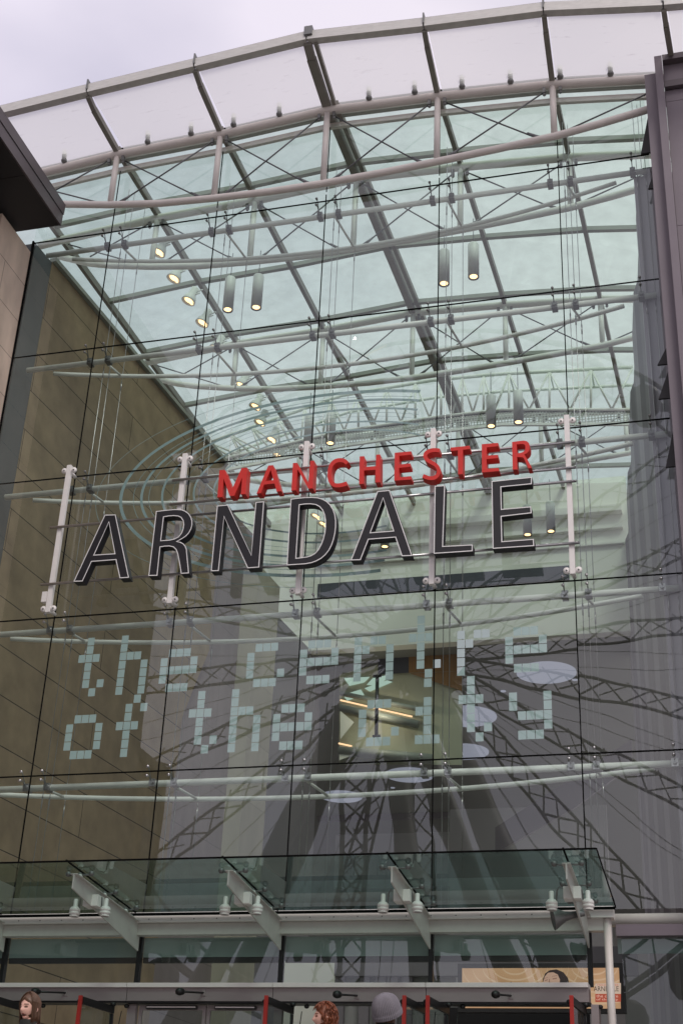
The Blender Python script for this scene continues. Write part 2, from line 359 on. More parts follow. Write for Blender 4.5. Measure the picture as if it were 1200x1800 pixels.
# interior stone wall
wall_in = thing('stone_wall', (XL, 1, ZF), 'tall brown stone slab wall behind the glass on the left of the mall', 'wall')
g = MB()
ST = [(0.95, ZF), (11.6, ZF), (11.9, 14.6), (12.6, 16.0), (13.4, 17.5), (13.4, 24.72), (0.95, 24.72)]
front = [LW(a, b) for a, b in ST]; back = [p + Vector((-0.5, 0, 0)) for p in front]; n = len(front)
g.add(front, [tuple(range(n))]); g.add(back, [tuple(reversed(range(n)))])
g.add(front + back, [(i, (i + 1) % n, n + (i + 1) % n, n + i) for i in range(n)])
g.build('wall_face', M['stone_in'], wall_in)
g = MB(); g.beam(LW(0.95, 24.80, 0.02), LW(13.4, 24.80, 0.02), 0.22, 0.14); g.build('coping', M['purlin'], wall_in)
g = MB(); g.hexa([LW(0.03, ZF), LW(0.94, ZF), LW(0.94, ZF, -0.4), LW(0.03, ZF, -0.4), LW(0.03, 24.7), LW(0.94, 24.7), LW(0.94, 24.7, -0.4), LW(0.03, 24.7, -0.4)])
tag(g.build('edge_post', M['postgrey']), 'dark grey metal edge post between pink sandstone and the glass wall', 'post')
# exterior return in pink sandstone, dark wall beyond, eave
g = MB(); g.box(XL - 0.5, XL - 0.02, -1.75, 0.02, ZF, 24.35)
tag(g.build('sandstone_wall', M['stone_out']), 'pink sandstone return wall at the left edge outside the glass', 'wall')
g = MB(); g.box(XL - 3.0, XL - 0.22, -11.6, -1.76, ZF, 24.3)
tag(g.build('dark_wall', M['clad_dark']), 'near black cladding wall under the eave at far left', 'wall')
ev = thing('roof_eave', (-17.5, -1, 24.4), 'dark overhanging metal eave jutting in at the upper left corner', 'eave')
P1 = F(110, 375, -0.75); ex = P1.x
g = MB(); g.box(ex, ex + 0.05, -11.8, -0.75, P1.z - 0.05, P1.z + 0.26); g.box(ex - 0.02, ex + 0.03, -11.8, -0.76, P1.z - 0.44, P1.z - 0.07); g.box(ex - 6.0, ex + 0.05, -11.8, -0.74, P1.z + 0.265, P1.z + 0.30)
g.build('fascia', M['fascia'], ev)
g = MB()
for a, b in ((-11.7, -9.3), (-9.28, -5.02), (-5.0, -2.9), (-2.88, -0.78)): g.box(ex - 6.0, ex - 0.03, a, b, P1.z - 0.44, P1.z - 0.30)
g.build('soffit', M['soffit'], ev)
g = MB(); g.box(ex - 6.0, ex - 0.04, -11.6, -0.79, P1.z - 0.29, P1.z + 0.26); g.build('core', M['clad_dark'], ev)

# right exterior cladding
rc = thing('clad_tower', (0.5, -1, ZF), 'mauve metal clad pier with vertical folds at the right edge', 'building')
YF = -0.95
xs = [F(1132, 131, YF).x, F(1150, 111, YF).x, F(1163, 106, YF - 0.25).x, 6.0]
zt = F(1150, 111, YF).z
g = MB(); g.box(xs[0], xs[1] + 0.02, YF, -0.35, ZF, F(1132, 131, YF).z); g.build('narrow_fin', M['cladding'], rc, 0.006)
g = MB(); g.box(xs[1], xs[2], YF - 0.25, 0.6, ZF, zt); g.build('wide_fin', M['cladding'], rc, 0.006)
g = MB()
zz = ZF; k = 0
while zz < zt - 1.0:
    z1 = min(zz + 3.9, zt - 1.0); x0 = xs[2] + 0.01
    for q in range(3): g.box(x0, x0 + 1.55, YF - 0.02, 0.8, zz + 0.012, z1); x0 += 1.565
    zz = z1
g.box(xs[2] + 0.01, xs[3], YF + 0.4, 0.78, ZF, zt - 0.6)
g.build('wall_panel', M['cladding'], rc)
g = MB(); g.box(xs[2] + 0.01, xs[3], YF - 0.24, 0.8, zt - 0.16, zt + 0.02); g.box(xs[2] + 0.01, xs[3], YF - 0.15, 0.8, zt - 0.98, zt - 0.78); g.build('parapet_rail', M['fascia'], rc)
g = MB(); g.box(xs[2] + 0.012, xs[3] - 0.1, YF - 0.05, 0.75, zt - 0.77, zt - 0.17); g.build('parapet_panel', M['cladding'], rc)
g = MB(); g.box(xs[0] + 0.05, xs[1], -0.34, 0.55, ZF, zt - 0.6); g.build('return_liner', M['clad_dark'], rc)  # dark colour stands in for the gap shadow beside the fin
for (ax, ay, bx, by) in ((1136, 160, 1133, 268), (1147, 275, 1146, 330), (1162, 605, 1163, 640), (1166, 640, 1165, 700), (1172, 745, 1178, 820)):  # added dark slivers: gap shadow higher up, broken dark reflections lower down
    a, b = F(ax, ay, -0.30), F(bx, by, -0.30)
    g = MB(); g.hexa([a + Vector((0.16, 0, 0)), b + Vector((-0.10, 0, 0)), b + Vector((0.22, 0, 0)), a + Vector((0.2, 0, 0))] + [p + Vector((0, 0.06, 0)) for p in (a + Vector((0.16, 0, 0)), b + Vector((-0.10, 0, 0)), b + Vector((0.22, 0, 0)), a + Vector((0.2, 0, 0)))]); g.build('edge_shade_piece', M['clad_dark'], rc)

# ================================================================== MALL INTERIOR
YB = 22.0
RE = FZ(1097, 1000, 24.7); R0 = Vector((XR - 0.32, 0.45, 24.7))
rd = (RE - R0); rd.z = 0; RE.z = 24.7
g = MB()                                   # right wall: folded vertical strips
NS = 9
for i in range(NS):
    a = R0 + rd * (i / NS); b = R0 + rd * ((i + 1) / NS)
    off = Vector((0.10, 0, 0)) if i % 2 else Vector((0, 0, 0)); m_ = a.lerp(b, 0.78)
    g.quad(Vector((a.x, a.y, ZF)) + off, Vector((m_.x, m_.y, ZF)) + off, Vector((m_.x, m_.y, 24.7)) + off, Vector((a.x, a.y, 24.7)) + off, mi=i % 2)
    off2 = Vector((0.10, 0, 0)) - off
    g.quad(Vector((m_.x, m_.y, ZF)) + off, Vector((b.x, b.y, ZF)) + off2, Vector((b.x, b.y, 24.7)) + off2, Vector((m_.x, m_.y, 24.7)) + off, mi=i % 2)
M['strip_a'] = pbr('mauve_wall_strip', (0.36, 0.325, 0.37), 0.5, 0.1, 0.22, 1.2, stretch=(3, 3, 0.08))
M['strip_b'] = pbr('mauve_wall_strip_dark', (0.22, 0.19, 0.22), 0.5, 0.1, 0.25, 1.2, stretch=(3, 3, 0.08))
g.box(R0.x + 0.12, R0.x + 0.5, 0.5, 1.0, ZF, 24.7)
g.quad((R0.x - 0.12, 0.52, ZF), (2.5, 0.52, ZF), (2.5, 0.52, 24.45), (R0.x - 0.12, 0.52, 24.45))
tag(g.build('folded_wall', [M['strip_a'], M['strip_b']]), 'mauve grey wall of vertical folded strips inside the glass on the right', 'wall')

# far end: white bulkhead, ceiling beyond with glowing discs
bw = thing('end_bulkhead', (-9, YB, 20.6), 'broad white plaster bulkhead closing the far end of the mall', 'wall')
zb = F(900, 1122, YB).z
g = MB(); g.box(-26, RE.x + 0.4, YB, YB + 0.5, zb, 27.6); g.build('bulkhead_face', M['white'], bw)
g = MB()
for py, hh, dd in ((905, 0.30, 0.35), (935, 0.16, 0.22), (962, 0.12, 0.15)):
    zc = F(1000, py, YB).z; g.box(-15.5, RE.x + 0.2, YB - dd, YB - 0.003, zc - hh / 2, zc + hh / 2)
g.build('moulding', M['white'], bw, 0.02)
g = MB(); zc = F(850, 1010, YB).z; g.box(F(560, 1010, YB).x, F(1000, 1000, YB).x, YB - 0.05, YB - 0.003, zc - 0.5, zc + 0.1); g.build('dark_slot', M['darkblue'], bw)
ce = thing('mall_ceiling', (-9, 40, zb), 'flat mauve ceiling with pale glowing discs deep inside the mall', 'ceiling')
g = MB(); g.box(-60, 8, YB + 0.5, 75, zb, zb + 0.3); g.build('ceiling_slab', M['ceil'], ce)
for (px, py, ww) in ((960, 1183, 106), (818, 1260, 110), (815, 1322, 88), (720, 1363, 86), (600, 1401, 72)):
    c = FZ(px, py, zb - 0.03); r = (FZ(px + ww / 2, py, zb - 0.03) - c).length
    g = MB(); g.lathe(c, [(r, 0.03), (r, -0.02), (r * 0.96, -0.03), (0.001, -0.03)], 40); g.build('light_disc', M['discglow'], ce)
for i, (px, py) in enumerate(((884, 1215), (1010, 1195), (780, 1280), (900, 1350), (690, 1385))):
    c = FZ(px, py, zb - 0.01); g = MB(); g.lathe(c, [(0.12, 0), (0.12, -0.02), (0.001, -0.02)], 12); g.build('downlight', M['discglow'], ce)
# far shopfront wall
g = MB(); g.box(-60, 15, 74, 74.5, ZF, zb); g.build('far_wall', M['lilacwall'])
tag(bpy.data.objects['far_wall'], 'pale lilac wall at the very end of the mall', 'wall')
bal = thing('shop_storey', (-5, 40, ZF), 'storey band of mauve balcony fronts across the mall', 'balcony')
def band(py0, py1, Y, x0, x1, mat, name):
    g = MB(); za, zb_ = F(700, py0, Y).z, F(700, py1, Y).z
    g.box(F(x0, py0, Y).x, F(x1, py0, Y).x, Y, Y + 0.3, zb_, za); return g.build(name, mat, bal)
band(1395, 1440, 46, 560, 1010, M['purple'], 'balcony_front')
band(1465, 1560, 45, 590, 1010, M['lilacwall'], 'lower_front')
band(1360, 1372, 47, 540, 1030, M['white'], 'balcony_edge')
g = MB()                                   # broad diagonal purple stripe on the right
pts = [F(x, y_, 30) for x, y_ in ((870, 1455), (1110, 1300), (1110, 1345), (1010, 1420), (870, 1500))]
g.add([p for p in pts] + [p + Vector((0, 0.2, 0)) for p in pts], [(0, 1, 2, 3, 4), (9, 8, 7, 6, 5)] + [(i, (i + 1) % 5, 5 + (i + 1) % 5, 5 + i) for i in range(5)])
tag(g.build('ramp_soffit', M['purple']), 'purple sloping band rising to the right inside the mall', 'ramp')
g = MB(); a = F(790, 1450, 36); b = F(1070, 1530, 36); g.box(a.x, b.x, 36, 36.3, ZF, F(900, 1420, 36).z)
tag(g.build('cream_wall', M['lilacwall']), 'cream wall low on the right beyond the purple band', 'wall')

# left recess: lilac wall, cream pier, purple wall
def lwx(px, py, off=0.0): return FP(px, py, wa + Vector((off, 0, 0)), wn)
def leftslab(name, px0, px1, pyr, z0, z1, mat, off, label, cat):
    a = lwx(px0, pyr, off); b = lwx(px1, pyr, off); g = MB()
    g.hexa([Vector((a.x, a.y, z0)), Vector((b.x, b.y, z0)), Vector((b.x - 0.6, b.y, z0)), Vector((a.x - 0.6, a.y, z0)),
            Vector((a.x, a.y, z1)), Vector((b.x, b.y, z1)), Vector((b.x - 0.6, b.y, z1)), Vector((a.x - 0.6, a.y, z1))])
    return tag(g.build(name, mat), label, cat)
leftslab('render_wall', 296, 432, 1300, ZF, 23.6, M['lilac'], -0.25, 'lilac grey rendered wall beyond the brown stone wall', 'wall')
leftslab('stone_pier', 433, 474, 1300, ZF, 22.0, M['cream'], 0.35, 'narrow cream stone pier between lilac and purple walls', 'pier')
leftslab('purple_wall', 476, 560, 1300, ZF, 21.0, M['purple'], 0.15, 'dull purple wall right of the cream pier', 'wall')
# glimpse of the rooflit stair hall
sh = thing('stair_hall', (-14, 23.4, ZF), 'small rooflit stair hall with amber strip lamps deep in the mall', 'room')
YS = 23.4
g = MB(); g.add([F(x, y_, YS) for x, y_ in ((596, 1186), (812, 1130), (812, 1345), (596, 1345))], [(0, 1, 2, 3)]); g.build('back_wall', pbr('olive_plaster', (0.42, 0.43, 0.33), 0.6, 0, 0.1, 1.0), sh)
for q in (((604, 1192), (650, 1190), (640, 1200), (614, 1206)), ((655, 1192), (690, 1185), (664, 1206), (644, 1204)), ((602, 1222), (634, 1212), (640, 1222), (610, 1232)), ((640, 1210), (680, 1196), (690, 1199), (650, 1216))):
    g = MB(); g.add([F(x, y_, YS - 0.05) for x, y_ in q], [(0, 1, 2, 3)]); g.build('rooflight', emis('rooflight_sky', (0.60, 0.78, 0.68), 0.7), sh)
for q in (((598, 1231), (724, 1260)), ((595, 1307), (618, 1312))):
    g = MB(); g.tube([F(*q[0], YS - 0.3), F(*q[1], YS - 0.3)], 0.035, 8); g.build('strip_lamp', M['stripglow'], sh)
g = MB(); g.tube([F(598, 1244, YS - 0.3), F(735, 1274, YS - 0.3)], 0.16, 10); g.tube([F(598, 1219, YS - 0.3), F(760, 1252, YS - 0.3)], 0.10, 10); g.tube([F(596, 1320, YS - 0.3), F(760, 1335, YS - 0.3)], 0.2, 10); g.build('handrail', M['purlin'], sh)
for q in (((598, 1250), (622, 1270), (598, 1300)), ((596, 1325), (622, 1327), (596, 1337)), ((596, 1190), (604, 1190), (600, 1213))):
    g = MB(); g.add([F(x, y_, YS - 0.4) for x, y_ in q], [(0, 1, 2)]); g.build('white_panel', M['white'], sh)
g = MB(); g.add([F(x, y_, YS - 0.1) for x, y_ in ((664, 1137), (718, 1133), (718, 1183), (664, 1186))], [(0, 1, 2, 3)]); g.build('slate_door', M['darkblue'], sh)
g = MB(); g.add([F(x, y_, YS - 0.12) for x, y_ in ((718, 1133), (812, 1126), (812, 1180), (718, 1183))], [(0, 1, 2, 3)]); g.add([F(x, y_, YS - 0.12) for x, y_ in ((720, 1184), (812, 1180), (812, 1215))], [(0, 1, 2)]); g.build('timber_panel', M['brown'], sh)
ld = bpy.data.lights.new('strip_lamp_light', 'POINT'); ld.energy = 45; ld.color = (1, 0.86, 0.66); ld.shadow_soft_size = 0.06
lo = bpy.data.objects.new('strip_lamp_light', ld); C.objects.link(lo); lo.parent = sh; lo.location = F(660, 1250, YS - 1.3) - Vector(sh.location)
cp = thing('lighting_mast', F(662, 1296, 20), 'thin black mast standing in front of the rooflit stair hall', 'mast')
g = MB(); g.tube([F(661, 1296, 20), F(663, 1188, 20)], 0.07, 10); g.build('mast_pole', M['darkmetal'], cp)
for q in (((656, 1189), (670, 1188)), ((655, 1295), (668, 1294))): g = MB(); g.tube([F(*q[0], 20), F(*q[1], 20)], 0.065, 8); g.build('cross_piece', M['darkmetal'], cp)
for i, (px, y0, y1) in enumerate(((983, 1168, 1285), (873, 1180, 1275))):
    g = MB(); g.tube([F(px, y1, 34), F(px + 1, y0, 34)], 0.12, 10); g.box(F(px - 7, y0, 34).x, F(px + 7, y0, 34).x, 33.9, 34.1, F(px, y0, 34).z - 0.1, F(px, y0, 34).z + 0.05)
    tag(g.build('ceiling_column', M['purple']), ['slim purple column crossing the largest ceiling disc', 'slim purple column crossing the broken middle ceiling disc'][i], 'column')

# gantry walkway under the roof at the far end
ga = thing('roof_gantry', (-8, 15, 23), 'white lattice maintenance gantry with perforated floor under the far roof', 'gantry')
YG = 15.0
top = [F(x, y_, YG) for x, y_ in ((330, 792), (450, 748), (600, 695), (760, 668), (880, 657), (1112, 645))]
mid = [F(x, y_, YG) for x, y_ in ((372, 812), (480, 786), (600, 758), (760, 734), (880, 720), (1112, 720))]
low = [F(x, y_, YG) for x, y_ in ((372, 828), (480, 806), (600, 781), (760, 757), (880, 743), (1112, 742))]
g = MB(); g.tube(top, 0.07, 8); g.tube(mid, 0.06, 8); g.tube([p + Vector((0, 1.2, 0)) for p in top], 0.06, 8); g.build('chord', M['tube_in'], ga)
g = MB()
def along(pl, t):
    k = min(int(t * (len(pl) - 1)), len(pl) - 2); return pl[k].lerp(pl[k + 1], t * (len(pl) - 1) - k)
for i in range(16):
    a, b, c_ = along(top, i / 16), along(mid, (i + 0.5) / 16), along(top, (i + 1) / 16)
    g.tube([a, b], 0.04, 6); g.tube([b, c_], 0.04, 6); g.tube([a, along(mid, i / 16)], 0.045, 6)
    g.tube([a + Vector((0, 1.2, 0)), a], 0.03, 6)
g.build('lattice', M['tube_in'], ga)
g = MB()
for i in range(5): g.hexa([mid[i] + Vector((0, 0, -.12)), mid[i + 1] + Vector((0, 0, -.12)), mid[i + 1] + Vector((0, .1, -.12)), mid[i] + Vector((0, .1, -.12)), mid[i], mid[i + 1], mid[i + 1] + Vector((0, .1, 0)), mid[i] + Vector((0, .1, 0))])
for i in range(5): g.hexa([low[i] + Vector((0, 0, -.1)), low[i + 1] + Vector((0, 0, -.1)), low[i + 1] + Vector((0, .1, -.1)), low[i] + Vector((0, .1, -.1)), low[i], low[i + 1], low[i + 1] + Vector((0, .1, 0)), low[i] + Vector((0, .1, 0))])
g.build('edge_rail', M['tube_in'], ga)
g = MB()
for i in range(5): g.quad(mid[i], mid[i + 1], low[i + 1], low[i])
pm, pn, po_ = new_mat('perforated_sheet'); b_ = pn.nodes.new('ShaderNodeBsdfPrincipled'); b_.inputs['Base Color'].default_value = (0.5, 0.52, 0.5, 1)
t_ = pn.nodes.new('ShaderNodeTexCoord'); vo = pn.nodes.new('ShaderNodeTexVoronoi'); vo.inputs['Scale'].default_value = 9.0; vo.inputs['Randomness'].default_value = 0.0
th_ = pn.nodes.new('ShaderNodeMath'); th_.operation = 'LESS_THAN'; th_.inputs[1].default_value = 0.36; tr_ = pn.nodes.new('ShaderNodeBsdfTransparent'); ms_ = pn.nodes.new('ShaderNodeMixShader')
pn.links.new(t_.outputs['Object'], vo.inputs['Vector']); pn.links.new(vo.outputs['Distance'], th_.inputs[0]); pn.links.new(th_.outputs[0], ms_.inputs[0]); pn.links.new(b_.outputs[0], ms_.inputs[1]); pn.links.new(tr_.outputs[0], ms_.inputs[2]); pn.links.new(ms_.outputs[0], po_.inputs[0])
g.build('perforated_floor', pm, ga)

# ================================================================== ROOF
rf = thing('glass_roof', (-9, 0, 27), 'green tinted glass roof with dark rafters and white fritted front overhang', 'roof')
RXS = [-18.3] + [-15.13, -12.03, -8.93, -5.84, -2.76, 0.35] + [3.4]
EDGE = [F(-60, 211, -2.6)] + [F(x, y_, -2.6) for x, y_ in ((155, 158), (343, 113), (540, 65), (745, 42), (955, 15), (1165, 5))] + [F(1390, -14, -2.6)]
YE = 27.0; SK = 0.029
def rp(i, Y, dz=0.0):
    x = RXS[i] + SK * Y; return Vector((x, Y, zr(RXS[i]) + 0.32 - 0.01 * Y + dz))
PUR = [0.0, 2.0, 5.9, 8.9, 12.4, 16.4, 20.4, 24.0, YE]
for i in range(len(RXS) - 1):
    g = MB(); g.quad(rp(i, -0.25), rp(i + 1, -0.25), rp(i + 1, YE), rp(i, YE)); g.build('roof_pane', M['roofglass'], rf)
g = MB(); a, b = rp(0, 0.3), rp(0, YE); g.quad(a, b, b + Vector((-9, 0, -1.2)), a + Vector((-9, 0, -1.2))); g.build('roof_pane', M['roofglass'], rf)
for i in range(len(RXS)):
    g = MB(); wd = 0.19 if i == 3 else 0.12
    g.beam(rp(i, -0.45, -0.15), rp(i, YE, -0.15), wd, 0.24 if i != 3 else 0.34)
    if i == 3: g.beam(rp(i, -0.45, -0.13) + Vector((0.24, 0, 0)), rp(i, YE, -0.13) + Vector((0.24, 0, 0)), 0.12, 0.2)
    g.build('rafter', M['rafter'], rf)
for Y in PUR:
    g = MB()
    for i in range(len(RXS) - 1): g.beam(rp(i, Y, -0.10), rp(i + 1, Y, -0.10), 0.14, 0.15)
    g.build('purlin', M['purlin'], rf)
# overhang
for i in range(len(RXS) - 1):
    g = MB(); a, b = rp(i, -0.27), rp(i + 1, -0.27); c_, d = EDGE[i + 1], EDGE[i]
    g.quad(a + Vector((0.09, 0, 0)), b + Vector((-0.09, 0, 0)), c_ + Vector((-0.09, 0, -0.12)), d + Vector((0.09, 0, -0.12))); g.build('overhang_pane', M['frit'], rf)
for i in range(len(RXS)):
    g = MB(); a = rp(i, -0.42, -0.22); e = EDGE[i] + Vector((0, 0.05, -0.16)); m_ = a.lerp(e, 0.80) + Vector((0, 0, -0.07))
    wd = 0.24 if i == 3 else 0.14
    g.beam(a, m_, wd, 0.17); g.beam(m_, e, wd * 0.9, 0.15)
    if i == 3: g.beam(a + Vector((0.22, 0, 0)), e + Vector((0.22, 0, 0)), 0.10, 0.14)
    g.build('overhang_bracket', M['rafter'], rf)
g = MB()
for i in range(len(EDGE) - 1):
    a, b = EDGE[i] + Vector((0.02, 0, 0)), EDGE[i + 1] - Vector((0.02, 0, 0))
    g.beam(a + Vector((0, 0, 0.06)), b + Vector((0, 0, 0.06)), 0.14, 0.22)
    g.beam(a + Vector((0, 0.02, -0.10)), b + Vector((0, 0.02, -0.10)), 0.22, 0.09)
g.build('front_gutter', M['gutter'], rf)
g = MB()
for i in range(len(EDGE) - 1): g.beam(EDGE[i] + Vector((0, -0.03, 0.18)), EDGE[i + 1] + Vector((0, -0.03, 0.18)), 0.05, 0.025)
for i in range(len(EDGE)): g.box(EDGE[i].x - 0.02, EDGE[i].x + 0.02, -2.72, -2.5, EDGE[i].z - 0.05, EDGE[i].z + 0.30)
g.box(EDGE[3].x - 0.06, EDGE[3].x + 0.16, -2.74, -2.5, EDGE[3].z - 0.02, EDGE[3].z + 0.27)
g.build('gutter_joint', M['casting'], rf)
g = MB()
for i in range(1, len(RXS) - 1): g.beam(rp(i, -0.25, 0.06), rp(i + 1, -0.25, 0.06), 0.03, 0.05)
g.beam(rp(0, -0.25, 0.06), rp(1, -0.25, 0.06), 0.03, 0.05); g.build('pane_edge_seal', M['seal'], rf)
# roof trusses: fish-belly, identical, set out along the mall
BOT = [(-18.3, 26.2), (-17.2, 25.75), (-16.5, 25.56), (-15.13, 25.3), (-13.6, 25.08), (-12.03, 24.98), (-10.4, 24.92), (-8.93, 24.93), (-7.3, 25.0), (-5.84, 25.10), (-4.3, 25.22), (-2.76, 25.36), (-1.6, 25.55), (-0.5, 25.76), (0.35, 25.98), (1.4, 26.25)]
def make_truss(Y, label):
    MT = M['tube'] if Y < 0 else M['tube_in']
    t = thing('roof_truss', (-8.93, Y, 27.5), label, 'truss', 'curved white tube trusses under the glass roof')
    x_off = SK * Y
    def P(x, z): return Vector((x + x_off, Y, z))
    g = MB(); g.tube([P(x, zr(x)) for x in (-19, -18.3, -15.13, -12.03, -8.93, -5.84, -2.76, 0.35, 2.0)], 0.125, 14); g.build('top_chord', MT, t)
    g = MB(); g.tube([P(*q) for q in BOT], 0.10, 14); g.build('bottom_chord', MT, t)
    for x in RXS[1:6]:
        g = MB(); g.tube([P(x, interp(BOT, x)), P(x, zr(x))], 0.085, 12); g.build('post', MT, t)
    for i in range(1, 5):
        a, b = RXS[i], RXS[i + 1]
        g = MB(); u0, u1 = P(a + 0.35, interp(BOT, a + 0.35) + 0.12), P(b - 0.2, zr(b) - 0.2); v0, v1 = P(a + 0.2, zr(a) - 0.2), P(b - 0.45, interp(BOT, b - 0.45) + 0.12)
        g.tube([u0, u1], 0.022, 8); g.tube([v0 + Vector((0, .05, 0)), v1 + Vector((0, .05, 0))], 0.022, 8)
        for p, q in ((u0, u1), (v1, v0)):
            d = (q - p).normalized(); g.tube([p - d * 0.12, p + d * 0.3], 0.055, 8, r1=0.025)
        g.build('tie_rod', M['rod'], t)
    for a, b in ((0.0, 1), ):
        g = MB(); g.tube([P(-2.4, interp(BOT, -2.4) + .1), P(0.1, zr(0.1) - 0.25)], 0.022, 8); g.build('tie_rod', M['rod'], t); g = MB(); g.tube([P(-15.5, 25.45), P(-18, 26.6)], 0.022, 8); g.tube([P(-15.3, zr(-15.3) - .1), P(-17.2, 26.0)], 0.022, 8); g.build('tie_rod', M['rod'], t)
    for x in RXS[1:6]:
        for s in (-0.22, 0.2):
            g = MB(); g.box(x + x_off + s - 0.04, x + x_off + s + 0.04, Y - 0.06, Y + 0.06, zr(x) - 0.27, zr(x) - 0.08); g.ball(P(x + s, zr(x) - 0.3), 0.05, 8); g.build('hanger_bracket', M['casting'], t)
    return t
t0 = make_truss(-0.42, 'pinkish white tube truss outside the glass, frontmost under the overhang')
g = MB()
for px, py in ((115, 287), (262, 251), (338, 236), (413, 217), (493, 198), (650, 170), (730, 164), (813, 156), (898, 148), (985, 137), (1073, 130)):
    p = F(px, py, -0.45); p.z = zr(p.x) + 0.02
    g = MB(); g.ball(p + Vector((0, -0.10, 0.12)), 0.09, 10, 0, (1, 1, 0.9)); g.tube([p + Vector((0, -0.10, 0.14)), p + Vector((0, -0.16, 0.42))], 0.065, 10, mi=1); g.ball(p + Vector((0, -0.16, 0.42)), 0.065, 10, 1)
    g.build('glass_clamp', [M['casting'], M['lampgrey']], t0)
for Y, l in ((2.45, 'second tube truss, first one seen behind the glass wall'), (9.3, 'third tube truss, midway along the glass roof'), (16.3, 'fourth tube truss, faint beside the far gantry')):
    make_truss(Y, l)

# ================================================================== GLASS FACADE
fc = thing('glass_facade', (-9, 0, ZF), 'frameless green glass wall with black joints and pale vinyl lettering', 'glass wall')
xs_ = [XL] + COLX + [XR]; GP = 0.010
def toprow(x): return zr(x) - 0.12
for i in range(len(xs_) - 1):
    x0, x1 = xs_[i] + GP, xs_[i + 1] - GP
    g = MB(); g.quad((x0, 0, LEV[0] + GP), (x1, 0, LEV[0] + GP), (x1, 0, toprow(x1)), (x0, 0, toprow(x0))); g.build('pane', M['glass'], fc)
    for a, b in zip(LEV, LEV[1:] + [5.86]):
        j = [random.uniform(-.008, .008) for _ in range(3)]; j.append(j[0] + j[2] - j[1]); g = MB(); g.quad((x0, j[0], b + GP), (x1, j[1], b + GP), (x1, j[2], a - GP), (x0, j[3], a - GP)); g.build('pane', M['glass'], fc)
for x in COLX:
    g = MB(); g.box(x - 0.012, x + 0.012, -0.012, 0.014, 5.86, 24.9 if x > -15 else 25.0); g.build('vertical_joint', M['seal'], fc)
    g = MB(); g.box(x - 0.012, x + 0.012, -0.010, 0.012, 25.0, toprow(x) - 0.1); g.build('vertical_joint', M['seal'], fc)
for z in LEV:
    g = MB(); g.box(XL, XR, -0.014, 0.016, z - 0.013, z + 0.013); g.build('horizontal_joint', M['seal'], fc)
g = MB(); g.box(XL - 0.03, XL + 0.02, -0.03, 0.04, 5.86, 24.75); g.build('edge_joint', M['seal'], fc)
# steel top channel that follows the roof, behind the outer truss
g = MB()
for i in range(len(RXS) - 2):
    a, b = RXS[i], RXS[i + 1]; g.beam((a, 0.12, zr(a) - 0.08), (b, 0.12, zr(b) - 0.08), 0.10, 0.16)
g.build('head_channel', M['tube'], fc)

# vinyl dot-matrix lettering and swirl on the inner face
GL = {'t': [".#..", ".#..", "###.", ".#..", ".#..", ".#.#", "..#."], 'h': ["#...", "#...", "###.", "#..#", "#..#", "#..#", "#..#"],
      'e': ["", "", ".###.", "#...#", "#####", "#....", ".###."], 'c': ["", "", ".###.", "#....", "#....", "#...#", ".###."],
      'n': ["", "", "#.##.", "##..#", "#...#", "#...#", "#...#"], 'r': ["", "", "#.##", "##..", "#...", "#...", "#..."],
      'o': ["", "", ".###.", "#...#", "#...#", "#...#", ".###."], 'f': ["..#.", ".#.#", ".#..", "###.", ".#..", ".#..", ".#.."],
      'i': [".#.", "", ".#.", "##.", ".#.", ".#.", "###"], 'y': ["", "", "#...#", "#...#", ".####", "....#", ".###."]}
PT = 0.183; PZ = 0.2135; ZL1 = F(216.2, 1153.7).z; ZL2 = F(119.8, 1296.5).z + 2 * PZ
words = [('the', [('t', 143.9, 1156.7, 2, 0), ('h', 216.2, 1153.7, 2, 0), ('e', 288.5, 1163.5, 3, 0)], ZL1),
         ('centre', [('c', 440, 1166, 4, 0), ('e', 532.5, 1165, 4, 0), ('n', 628.3, 1157, 4, 0), ('t', 738.8, 1151.8, 4, 1), ('r', 809.8, 1148.5, 4, 0), ('e', 894.4, 1142, 4, 0)], ZL1),
         ('of', [('o', 119.8, 1296.5, 4, 0), ('f', 220.9, 1291.8, 4, 1)], ZL2),
         ('the', [('t', 348.5, 1286.7, 4, 1), ('h', 408.8, 1283.2, 4, 0), ('e', 485, 1278.8, 4, 0)], ZL2),
         ('city', [('c', 636.3, 1273, 4, 0), ('i', 750.7, 1268.3, 4, 1), ('t', 827.2, 1262.3, 4, 1), ('y', 962.7, 1256.8, 4, 4)], ZL2)]
for wd, ls, z2 in words:
    for ch, px, py, row, col in ls:
        x0 = F(px, py).x - col * PT; g = MB()
        for r_, line in enumerate(GL[ch]):
            for c_, k in enumerate(line):
                if k == '#':
                    X = x0 + c_ * PT; Z = z2 - (r_ - 2) * PZ
                    g.quad((X - 0.085, 0.006, Z - 0.098), (X + 0.085, 0.006, Z - 0.098), (X + 0.085, 0.006, Z + 0.098), (X - 0.085, 0.006, Z + 0.098))
        tag(g.build('vinyl_letter', M['vinyl'], fc), 'letter %s in square vinyl dots of the word %s' % (ch, wd))
cx, cz = F(595, 845).x, F(595, 845).z
